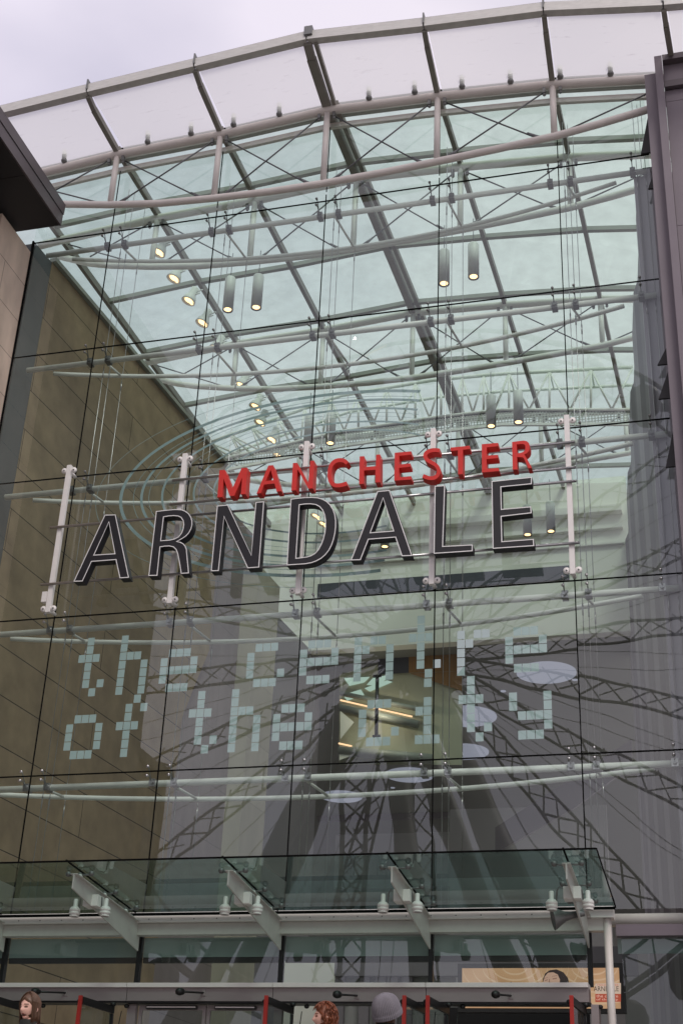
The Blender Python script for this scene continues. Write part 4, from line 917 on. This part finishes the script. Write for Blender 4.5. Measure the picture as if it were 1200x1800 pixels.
flat([(957.5, 1724), (962.5, 1722.6), (962.5, 1724.4), (957.5, 1725.8)], g, 'print_eye', 0.026); flat([(971, 1721), (978.5, 1719.6), (978.5, 1721.6), (971, 1723)], g, 'print_eye', 0.026)
flat([(956.5, 1720.6), (962.5, 1719), (962.5, 1719.8), (956.5, 1721.5)], g, 'print_brow', 0.026); flat([(970.5, 1717), (979.5, 1715.4), (979.5, 1716.3), (970.5, 1718)], g, 'print_brow', 0.026); flat([(965, 1722), (966.2, 1722), (966.5, 1731), (963.5, 1731.5)], g, 'print_nose', 0.026)
flat([(960, 1737), (966, 1736), (966, 1739), (960, 1739.5)], emis('poster_lips', (0.42, 0.10, 0.09), 1.0), 'print_lips', 0.026)
flat([(1046, 1730), (1091, 1729), (1091, 1748), (1046, 1748)], emis('poster_white', (0.50, 0.38, 0.30), 1.0), 'print_white_box', 0.016)
flat([(1046, 1748.2), (1091, 1748.2), (1091, 1762), (1046, 1762.5)], emis('poster_red', (0.36, 0.075, 0.045), 1.0), 'print_red_box', 0.016)
def ptext(txt, px0, px1, pyb, pyt, mat, name):
    V, P = text_mesh(txt, 1.0); x0, x1 = min(v[0] for v in V), max(v[0] for v in V); z0, z1 = min(v[1] for v in V), max(v[1] for v in V)
    a, b = PX(px0, pyb), PX(px1, pyt); g = MB()
    g.add([(a.x + (x - x0) / (x1 - x0) * (b.x - a.x), YP - 0.03, a.z + (z - z0) / (z1 - z0) * (b.z - a.z)) for x, z in V], P); g.build(name, mat, po)
tk = emis('poster_ink', (0.05, 0.035, 0.03), 1.0); tw = emis('poster_ink_white', (0.70, 0.42, 0.34), 1.0)
ptext('own in the', 834, 914, 1740, 1727, tk, 'print_text')
ptext('MANCHESTER', 1050, 1087, 1734.5, 1731, emis('poster_ink_red', (0.5, 0.15, 0.1), 1.0), 'print_text')
ptext('ARNDALE', 1043.5, 1087, 1743.5, 1735, tk, 'print_text')
ptext('the centre', 1048, 1086, 1754.5, 1749.5, tw, 'print_text'); ptext('of the city', 1048, 1086, 1761, 1756, tw, 'print_text')

# ================================================================== LAMPS UNDER THE ROOF
def make_pendant(loc, label, h=1.18, r=0.165):
    t = thing('pendant_lamp', loc, label, 'lamp', 'long grey cylinder pendants under the glass roof'); L = Vector(loc)
    g = MB(); g.lathe(L, [(r * 0.93, 0.04), (r, 0.0), (r, h), (r * 0.9, h + 0.03), (0.001, h + 0.03)], 22); g.build('cylinder', M['lampgrey'], t)
    g = MB(); g.lathe(L, [(r * 0.70, 0.03), (0.001, 0.03)], 20); g.build('glowing_lens', M['lampglow'], t)
    g = MB(); g.lathe(L, [(r * 0.99, -0.002), (r * 0.72, 0.02)], 20); g.build('rim', M['casting'], t)
    g = MB(); g.tube([L + Vector((0, 0, h)), L + Vector((0, 0, h + 1.0))], 0.012, 6); g.build('cord', M['rod'], t)
    return t
PD = [(450, 541, 4.6, 'grey pendant cylinder, right one of the upper left pair'), (400, 545, 4.6, 'grey pendant cylinder, left one of the upper left pair'),
      (780, 499, 4.6, 'grey pendant cylinder, left one of the upper right pair'), (832, 487, 4.6, 'grey pendant cylinder, right one of the upper right pair'),
      (580, 780, 11.5, 'grey pendant cylinder above the letter C of the sign'), (541, 785, 11.5, 'grey pendant cylinder behind the sign post by the red N'),
      (863, 750, 11.5, 'grey pendant cylinder above the red letter E'), (911, 743, 11.5, 'grey pendant cylinder above the red letter R'),
      (927, 941, 17.5, 'grey pendant cylinder seen through the charcoal E'), (968, 935, 17.5, 'grey pendant cylinder right of the charcoal E'), (676, 962, 17.5, 'grey pendant cylinder seen below the bar of the second charcoal A')]
p0 = None
for px, py, Y, l in PD:
    L = F(px, py, Y); p0 = (dup(p0, L, l) if p0 else make_pendant(L, l))
    if p0 is None: pass
def make_spot(loc, label):
    t = thing('spot_lamp', loc, label, 'lamp', 'grey spot lamps along the second rafter'); L = Vector(loc); Q = 1.5
    d = Vector((-0.35, -0.1, -1)).normalized()
    g = MB(); g.lathe(L, [(r_ * Q, h_ * Q) for r_, h_ in [(0.06, -0.34), (0.085, -0.32), (0.085, -0.14), (0.12, -0.10), (0.15, 0.0), (0.155, 0.04), (0.14, 0.04), (0.10, -0.06), (0.001, -0.06)]], 20, axis=d); g.lathe(L, [(0.001, -0.34 * Q), (0.06 * Q, -0.34 * Q)], 20, axis=d); g.build('lamp_body', M['lampgrey'], t)
    g = MB(); g.lathe(L + d * 0.015, [(0.14, 0.0), (0.001, 0.0)], 20, axis=d); g.build('glowing_lens', M['lampglow'], t)
    f = L + d * 0.10 + Vector((0.12, 0, -0.05)); g = MB(); g.lathe(f, [(0.001, 0), (0.075, 0.01), (0.001, 0.012)], 14, axis=(1, -0.6, 0.2)); g.build('glowing_flap', M['lampglow'], t)  # flap emits a glow itself instead of catching the lamp's light
    g = MB(); g.tube([L - d * 0.15, L - d * 0.15 + Vector((0.3, 0, 0.10))], 0.022, 8); g.tube([L - d * 0.28, L - d * 0.28 + Vector((0.34, 0, 0.10))], 0.022, 8); g.build('bracket', M['lampgrey'], t)
    return t
SP = [(279, 442), (306, 488), (332, 527), (356, 566), (380, 611), (424, 676), (449, 713), (457, 741), (477, 771), (489, 800), (555, 906), (568, 920)]
# depth of each lamp: just under rafter B (its second line from the left)
s0 = None
ordn = ['topmost', 'second', 'third', 'fourth', 'fifth', 'sixth', 'seventh', 'eighth', 'ninth', 'tenth', 'upper one inside the charcoal D', 'lower one inside the charcoal D']
for k, (px, py) in enumerate(SP):
    r = ray(px, py); t_ = 26.2 / r.z; L = CAM + r * t_
    if k >= 10: L = F(px, py, 20.0)
    l = 'grey spot lamp with warm light, ' + (ordn[k] + ' of the diagonal row down from the upper left' if k < 10 else ordn[k])
    s0 = dup(s0, L, l) if s0 else make_spot(L, l)

# ================================================================== buildings round the square (they show mirrored in the glass)
def block(name, x0, x1, y0, y1, h, label, nx, nz, face):
    t = thing('office_block', ((x0 + x1) / 2, (y0 + y1) / 2, -1.45), label, 'building')
    g = MB(); g.box(x0, x1, y0, y1, -1.45, h); g.build('wall', M['blockwall'], t)
    g = MB(); g.box(x0 - 0.3, x1 + 0.3, y0 - 0.3, y1 + 0.3, h, h + 0.5); g.build('roof', M['clad_dark'], t)
    for j in range(nz):
        z0 = 1.0 + j * (h - 2) / nz; z1 = z0 + (h - 2) / nz * 0.62
        for i in range(nx):
            g = MB()
            if face == 'y': a = x0 + (x1 - x0) * (i + .18) / nx; b = x0 + (x1 - x0) * (i + .82) / nx; g.box(a, b, y1 - 0.1, y1 + 0.02, z0, z1)
            else: a = y0 + (y1 - y0) * (i + .18) / nx; b = y0 + (y1 - y0) * (i + .82) / nx; g.box(x1 - 0.1, x1 + 0.02, a, b, z0, z1)
            g.build('window', M['darkblue'], t)
M['blockwall'] = pbr('block_sandstone', (0.16, 0.125, 0.09), 0.8, 0, 0.15, 0.5)
block('a', -48, -30.5, -44, -12.5, 22.5, 'brown office block left of the square, seen only mirrored in the glass', 7, 5, 'x')
block('b', -90, 45, -108, -92, 14.0, 'long low brown block across the square behind the wheel, seen only mirrored', 22, 4, 'y')
# ================================================================== OBSERVATION WHEEL behind the camera (seen mirrored in the glass)
WH = F(735, 1150, 52.0); HC = Vector((WH.x, -52.0, WH.z)); R_ = 23.5
fw = thing('ferris_wheel', (HC.x, -52, -1.6), 'giant observation wheel standing behind the viewpoint, mirrored in the glass', 'ferris wheel')
def WP(r, a, dy=0.0): return HC + Vector((r * math.cos(a), dy, r * math.sin(a)))
g = MB()
for dy in (-1.1, 1.1): g.tube([WP(R_, 2 * math.pi * k / 72, dy) for k in range(73)], 0.16, 6, False); g.tube([WP(R_ - 1.6, 2 * math.pi * k / 72, 0) for k in range(73)], 0.12, 6, False)
for k in range(72): g.tube([WP(R_, 2 * math.pi * k / 72, -1.1), WP(R_ - 1.6, 2 * math.pi * (k + .5) / 72, 0), WP(R_, 2 * math.pi * (k + 1) / 72, 1.1)], 0.06, 4, False)
g.build('rim', M['wheel'], fw)
for k in range(20):
    a = rad(3) + 2 * math.pi * k / 20; g = MB()
    w0, w1 = 0.35, 0.55; da = Vector((-math.sin(a), 0, math.cos(a)))
    for s in (-1, 1):
        g.tube([WP(2.0, a) + da * s * w0 + Vector((0, .4 * s, 0)), WP(12, a) + da * s * 0.6, WP(R_ - 1.6, a) + da * s * w1], 0.095, 6, False)
    nseg = 14
    for j in range(nseg):
        r0, r1 = 2 + (R_ - 4) * j / nseg, 2 + (R_ - 4) * (j + 1) / nseg; s = 1 if j % 2 else -1
        g.tube([WP(r0, a) + da * s * 0.55, WP(r1, a) - da * s * 0.55], 0.06, 4, False)
        g.tube([WP(r0, a) - da * s * 0.55 + Vector((0, .8, 0)), WP(r1, a) + da * s * 0.55], 0.045, 4, False)
    g.build('spoke', M['wheel'], fw)
    g = MB()
    for dy in (-1.1, 1.1): g.tube([WP(2.0, a + .1, dy * 1.5), WP(R_, a + rad(10), dy)], 0.02, 4, False)
    g.build('cable', M['wheel'], fw)
g = MB(); g.lathe(HC, [(0.001, -1.6), (2.3, -1.6), (2.3, 1.6), (0.001, 1.6)], 32, axis=(0, 1, 0)); g.build('hub', M['wheel'], fw)
for (pa, pb, dy, r) in (((640, 1205), (462, 1500), -5, .8), ((655, 1215), (548, 1500), 5, .7), ((705, 1225), (800, 1500), -5, .85), ((755, 1215), (892, 1500), 5, .85), ((690, 1215), (735, 1500), 3, .75)):
    a, b = F(*pa, 52), F(*pb, 52); a = Vector((a.x, -52 + dy * .2, a.z)); b = Vector((b.x, -52 + dy, b.z)); k = (a.z + 1.45) / (a.z - b.z); e = a + (b - a) * k
    g = MB(); g.tube([a, e], r, 14); g.build('leg', M['wheel'], fw)
g = MB()
for xx in (HC.x - 3.6, HC.x - 2.2): g.tube([(xx, -49, -1.6), (xx, -49, 24)], 0.14, 6)
for k in range(18): z0 = -1.6 + k * 1.42; g.tube([(HC.x - 3.6, -49, z0), (HC.x - 2.2, -49, z0 + 1.42)], 0.07, 4); g.tube([(HC.x - 2.2, -49, z0), (HC.x - 3.6, -49, z0 + 1.42)], 0.06, 4)
g.build('lattice_mast', M['wheel'], fw)
for k in range(36):
    a = 2 * math.pi * k / 36; c = WP(R_ + 0.1, a) + Vector((0, 0, -1.5)); g = MB()
    g.lathe(c, [(0.001, -1.1), (0.7, -1.05), (1.05, -0.5), (1.1, 0.3), (0.9, 0.85), (0.5, 1.15), (0.001, 1.2)], 12); g.tube([c + Vector((0, -1.2, 1.3)), c + Vector((0, 1.2, 1.3))], 0.1, 6); g.build('cabin', M['wheel'], fw)

# ================================================================== PEOPLE passing the doors (only heads reach into the photo)
def skin_mesh(chains, levels=1):
    """chains: list of [(pos, radius), ...]; a chain starting with an index tuple ('j', key) hangs on an earlier joint"""
    V, Rr, Ed, K = [], [], [], {}
    for ch in chains:
        prev = None
        for it in ch:
            if it[0] == 'at': prev = K[it[1]]; continue
            key, p, r = it; V.append(p); Rr.append(r); K[key] = len(V) - 1
            if prev is not None: Ed.append((prev, len(V) - 1))
            prev = len(V) - 1
    me = bpy.data.meshes.new('s'); me.from_pydata(V, Ed, []); ob = bpy.data.objects.new('s', me); C.objects.link(ob)
    md = ob.modifiers.new('k', 'SKIN'); ob.modifiers.new('u', 'SUBSURF').levels = levels; ob.modifiers['u'].render_levels = levels
    for i, sv in enumerate(me.skin_vertices[0].data): sv.radius = (Rr[i], Rr[i]) if not isinstance(Rr[i], tuple) else Rr[i]; sv.use_root = (i == 0)
    dg = bpy.context.evaluated_depsgraph_get(); ev_ = ob.evaluated_get(dg); m2 = ev_.to_mesh()
    vs = [v.co.copy() for v in m2.vertices]; fs = [list(p.vertices) for p in m2.polygons]; ev_.to_mesh_clear()
    bpy.data.objects.remove(ob); return vs, fs
def gs(d2, s): return math.exp(-d2 / (2 * s * s))
def head_geo(mouth_open, wide=1.0):
    vs, fs, mi = [], [], []; n, m = 56, 44
    for i in range(m + 1):
        th = math.pi * i / m
        for k in range(n):
            ph = 2 * math.pi * k / n
            x = math.sin(th) * math.cos(ph); yv = math.sin(th) * math.sin(ph); zv = math.cos(th)
            X = x * 0.074 * wide; Y = yv * 0.094; Z = zv * 0.118
            if Z < 0: t = -Z / 0.118; X *= 1 - 0.34 * t ** 1.4; Y *= (1 - 0.30 * t) if Y > 0 else (1 - 0.06 * t)
            if Y < 0:
                f = min(1, -yv * 1.4)
                Y += f * 0.006 * (abs(x) < 0.9)
                Y -= 0.024 * gs(X * X, 0.0085) * (gs((Z + 0.022) ** 2, 0.012) + 0.45 * gs((Z - 0.004) ** 2, 0.014)) * f
                for s in (-1, 1):
                    d2 = (X - s * 0.031) ** 2 + ((Z - 0.008) * 1.3) ** 2; Y += 0.010 * gs(d2, 0.013) * f
                    Y -= 0.004 * gs((X - s * 0.04) ** 2 + (Z + 0.03) ** 2, 0.018) * f
                Y -= 0.005 * gs((Z - 0.028) ** 2, 0.010) * gs(X * X, 0.04) * f
                lip = gs(X * X, 0.020); Y -= 0.008 * lip * (gs((Z + 0.050) ** 2, 0.005) + gs((Z + 0.068 + mouth_open) ** 2, 0.006)) * f
                Y += 0.010 * lip * gs((Z + 0.058 + mouth_open / 2) ** 2, 0.004 + mouth_open / 2) * f
                Y -= 0.009 * gs(X * X + (Z + 0.100) ** 2, 0.016) * f
            vs.append(Vector((X, Y, Z)))
    for i in range(m):
        for k in range(n):
            q = [i * n + k, (i + 1) * n + k, (i + 1) * n + (k + 1) % n, i * n + (k + 1) % n]; c = sum((vs[j] for j in q), Vector()) / 4
            t = 0
            if c.y < 0:
                zz_ = c.z + 0.058 + mouth_open / 2; hw = 0.022; hh = 0.004 + mouth_open / 2
                e = (c.x / hw) ** 2 + (zz_ / (hh + 0.006)) ** 2; e2 = (c.x / (hw * 0.8)) ** 2 + (zz_ / hh) ** 2
                if e < 1: t = 1
                if mouth_open > 0.003 and e2 < 1: t = 2 if zz_ < hh * 0.45 else 3
                for s in (-1, 1):
                    d = ((c.x - s * 0.031) / 0.0155) ** 2 + ((c.z - 0.006) / 0.0055) ** 2
                    if d < 1: t = 4
                    if ((c.x - s * 0.032) / 0.02) ** 2 + ((c.z - 0.028) / 0.0035) ** 2 < 1: t = 5
            fs.append(q); mi.append(t)
    return vs, fs, mi
def person(loc, H, face_deg, label, hair_mat, coat_mat, style, mouth=0.0, tilt=0.0):
    t = thing('person', loc, label, 'person'); B = Vector(loc); s = H / 1.70
    Rz = Matrix.Rotation(rad(face_deg), 4, 'Z')
    def W(p): return B + Rz @ (Vector(p) * s)
    body = [[('pel', (0, 0, .93), (.13, .10)), ('wst', (0, 0, 1.08), (.115, .085)), ('chs', (0, 0.0, 1.26), (.14, .10)), ('shl', (0, .01, 1.40), (.10, .07)), ('nck', (0, .005, 1.46), .055), ('nk2', (0, -.005, 1.54), .050)]]
    coat = [[('pel', (0, 0, .90), (.17, .135)), ('wst', (0, 0, 1.08), (.145, .115)), ('chs', (0, 0.0, 1.26), (.17, .13)), ('shl', (0, .01, 1.395), (.12, .09)), ('col', (0, .005, 1.445), (.075, .07))], [('at', 'pel'), ('hem', (0, 0, .72), (.19, .15))]]
    legs = []
    for sg_ in (-1, 1):
        a = [('at', 'shl'), ('sh%d' % sg_, (sg_ * .165, .01, 1.375), .055), ('el%d' % sg_, (sg_ * .215, .03, 1.10), .042), ('wr%d' % sg_, (sg_ * .225, -.03, .86), .028), ('pm%d' % sg_, (sg_ * .225, -.045, .80), (.036, .018))]
        body.append(a)
        for j, (dx, ln) in enumerate(((-.027, .070), (-.009, .080), (.009, .075), (.026, .060))):
            body.append([('at', 'pm%d' % sg_), ('f%d%d' % (sg_, j), (sg_ * .225 + dx * .4, -.045 + dx, .765), .010), ('g%d%d' % (sg_, j), (sg_ * .222 + dx * .4, -.050 + dx, .765 - ln * .55), .0085), ('h%d%d' % (sg_, j), (sg_ * .213 + dx * .4, -.052 + dx, .765 - ln), .007)])
        body.append([('at', 'wr%d' % sg_), ('t%d' % sg_, (sg_ * .215, -.075, .82), .011), ('u%d' % sg_, (sg_ * .208, -.095, .785), .009)])
        body.append([('at', 'pel'), ('hp%d' % sg_, (sg_ * .09, 0, .88), .085), ('kn%d' % sg_, (sg_ * .10, -.01, .48), .055), ('an%d' % sg_, (sg_ * .10, .02, .08), .036), ('to%d' % sg_, (sg_ * .11, -.13, .035), .03)])
        coat.append([('at', 'shl'), ('sh%d' % sg_, (sg_ * .17, .01, 1.37), .075), ('el%d' % sg_, (sg_ * .22, .03, 1.10), .062), ('wr%d' % sg_, (sg_ * .228, -.028, .875), .050)])
        legs.append([('hp%d' % sg_, (sg_ * .09, 0, .88), .105), ('kn%d' % sg_, (sg_ * .10, -.01, .48), .080), ('an%d' % sg_, (sg_ * .10, .02, .10), .068)])
    g = MB(); vs, fs = skin_mesh(body); g.add([W(v) for v in vs], fs, 0, True)
    hv, hf, hm = head_geo(mouth); HCn = Vector((0, -0.015, 1.585)); Rt = Matrix.Rotation(tilt, 4, 'X')
    def WH_(p): return W(HCn + (Rt @ Vector(p)))
    k0 = len(g.v); g.v += [WH_(v) for v in hv]
    for f, m_ in zip(hf, hm): g.f.append([i + k0 for i in f]); g.mi.append(m_); g.smooth.append(True)
    for sx in (-1, 1): g.lathe(WH_((sx * .074, .010, -.012)), [(0.001, -.006), (.016, -.008), (.024, 0), (.020, .007), (.001, .002)], 14, axis=(Rz @ Vector((sx, -.3, 0))))
    g.build('body', [M['skin'], M['lips'], M['mouth'], M['teeth'], M['eyedark'], hair_mat], t)
    g = MB(); vs, fs = skin_mesh(coat); g.add([W(v) for v in vs], fs, 0, True)
    g.lathe(W((0, .0, 1.43)), [(.085 * s, 0), (.078 * s, .05 * s), (.070 * s, .055 * s), (.070 * s, 0)], 20); g.build('coat', coat_mat, t)
    g = MB()
    for L_ in legs: vs, fs = skin_mesh([L_]); g.add([W(v) for v in vs], fs, 0, True)
    g.build('trousers', M['darkmetal'], t)
    for sg_ in (-1, 1):
        g = MB(); g.hexa([W(p) for p in ((sg_ * .10 - .045, -.19, 0), (sg_ * .10 + .045, -.19, 0), (sg_ * .10 + .04, .07, 0), (sg_ * .10 - .04, .07, 0), (sg_ * .10 - .035, -.17, .045), (sg_ * .10 + .035, -.17, .045), (sg_ * .10 + .035, .06, .10), (sg_ * .10 - .035, .06, .10))]); g.build('shoe', M['darkmetal'], t, 0.012)
    # hair: cap plus many strands
    g = MB(); n, m = 40, 26; vs = []
    for i in range(m + 1):
        th = math.pi * i / m
        for k in range(n):
            ph = 2 * math.pi * k / n; d = Vector((math.sin(th) * math.cos(ph), math.sin(th) * math.sin(ph), math.cos(th)))
            hl = 0.60 - 0.55 * d.x * d.x if style != 'hat' else 0.2
            face = d.y < 0.15 and d.z < hl and abs(d.x) < 0.93 or d.z < -0.62 and d.y < 0.5
            r = 0.90 if face else 1.08 + 0.012 * math.sin(k * 2.9 + i * .4)
            vs.append(WH_((d.x * .077 * r, d.y * .098 * r + .004, d.z * .120 * r)))
    g.add(vs, [(i * n + k, (i + 1) * n + k, (i + 1) * n + (k + 1) % n, i * n + (k + 1) % n) for i in range(m) for k in range(n)], 0, True)
    rnd = random.Random(len(label))
    if style == 'long':
        for q in range(230):
            sx = rnd.choice((-1, 1)); ph = rnd.uniform(-0.75, 2.9); r = rnd.uniform(1.06, 1.20); pts = []
            L2 = rnd.uniform(0.85, 1.0)
            for j in range(9):
                u = j / 8; th = u * 1.62
                if u < 0.62:
                    a = u / 0.62 * 1.5; x = sx * math.sin(a) * .080 * r * abs(math.cos(ph * .45)) ; yv = (math.sin(ph * .55)) * .105 * r * math.sin(max(a, .25)) - .012; z_ = math.cos(a) * .122 * r
                    lastp = (x, yv, z_); pts.append(lastp)
                else:
                    w_ = (u - .62) / .38 * L2; pts.append((lastp[0] * (1 - .12 * w_) + rnd.uniform(-.003, .003), lastp[1] + .012 * w_, lastp[2] - .19 * w_))
            if min(p[1] for p in pts[3:]) < -.045: continue
            g.tube([WH_(p) for p in pts], 0.0048, 5, r1=0.0022)
    if style == 'curly':
        for q in range(330):
            a = rnd.uniform(0, 2 * math.pi); zc = rnd.uniform(-0.55, 1.0); rr = math.sqrt(max(0, 1 - zc * zc)); d = Vector((rr * math.cos(a), rr * math.sin(a), zc))
            if d.y < -0.05 and d.z < 0.62 and abs(d.x) < 0.93: continue
            c = Vector((d.x * .080, d.y * .104 + .006, d.z * .126)) * 1.06; up = Vector((0, 0, -1)); sd_ = d.cross(up); sd_ = sd_.normalized() if sd_.length > .01 else Vector((1, 0, 0)); dn = sd_.cross(d).normalized()
            if dn.z > 0: dn = -dn
            L2 = rnd.uniform(.03, .06); bend = rnd.uniform(-1, 1) * .016
            pts = [c - dn * L2 * .5, c + d * .012 + sd_ * bend * .6, c + dn * L2 * .4 + d * .010 + sd_ * bend, c + dn * L2 * .8 + sd_ * bend * .4 + d * .002]
            g.tube([WH_(p) for p in pts], 0.0062, 5, r1=0.002)
    if style == 'hat':
        for q in range(90):
            a = rnd.uniform(0.1, 3.04); c = Vector((math.cos(a) * .082, math.sin(a) * .10, -.01)); g.tube([WH_(c), WH_(c * 1.06 + Vector((0, 0, -.05))), WH_(c * 1.0 + Vector((rnd.uniform(-.01, .01), 0, -.10)))], 0.005, 5, r1=.002)
    g.build('hair', hair_mat, t)
    if style == 'hat':
        g = MB(); n, m = 240, 26; vs = []; ax_ = Matrix.Rotation(rad(-30), 4, 'X')
        for i in range(m + 1):
            u = i / m; th = 0.02 + u * 1.85
            for k in range(n):
                ph = 2 * math.pi * k / n; rib = abs(math.sin(ph * 24)) ** 0.6 * 0.0075 * min(1, u * 3) + 0.004 * math.sin(ph * 5 + 1) * u * (1 - u) * 4
                rr = math.sin(min(th, 1.70)) ** 0.92; r = .122 * rr + rib; z_ = math.cos(th) * .150 + .004
                if u > .86: r += 0.007
                vs.append(WH_(ax_ @ Vector((r * math.cos(ph) * .98, r * math.sin(ph) * 1.08 + .006, z_))))
        g.add(vs, [(i * n + k, i * n + (k + 1) % n, (i + 1) * n + (k + 1) % n, (i + 1) * n + k) for i in range(m) for k in range(n)], 0, True)
        g.build('knitted_hat', pbr('grey_knit', (0.20, 0.185, 0.21), 0.9, 0, 0.12, 30, 0.3, 200), t)
    return t
hairA = pbr('light_brown_hair', (0.11, 0.055, 0.03), 0.45, 0, 0.45, 14, stretch=(3, 3, .4)); hairB = pbr('ginger_hair', (0.20, 0.055, 0.02), 0.45, 0, 0.4, 20); hairC = pbr('dark_brown_hair', (0.10, 0.045, 0.025), 0.5, 0, 0.3, 20)
coatA = pbr('black_coat', (0.014, 0.017, 0.014), 0.8, 0, 0.3, 20, 0.3, 90)
ZP = 0.0
def stand(px, py_top, Y, face, *a, **k):
    p = F(px, py_top, Y); H = (p.z - GZ) / 1.005; return person((p.x, Y, GZ), H, face, *a, **k)
GZ = prof[[i for i, q in enumerate(prof) if q[0] == -7.0][0]][1]
stand(57, 1749, -16.0, -18, 'woman with light brown hair and black coat, mouth open, at the left', hairA, coatA, 'long', mouth=0.012, tilt=0.05)
stand(574, 1765, -16.0, -72, 'person with curly ginger hair seen in profile below the header', hairB, coatA, 'curly', tilt=0.0)
stand(679, 1751, -17.0, 165, 'person in a grey ribbed knitted hat, back turned, left of the red edged doors', hairC, coatA, 'hat', tilt=0.0)
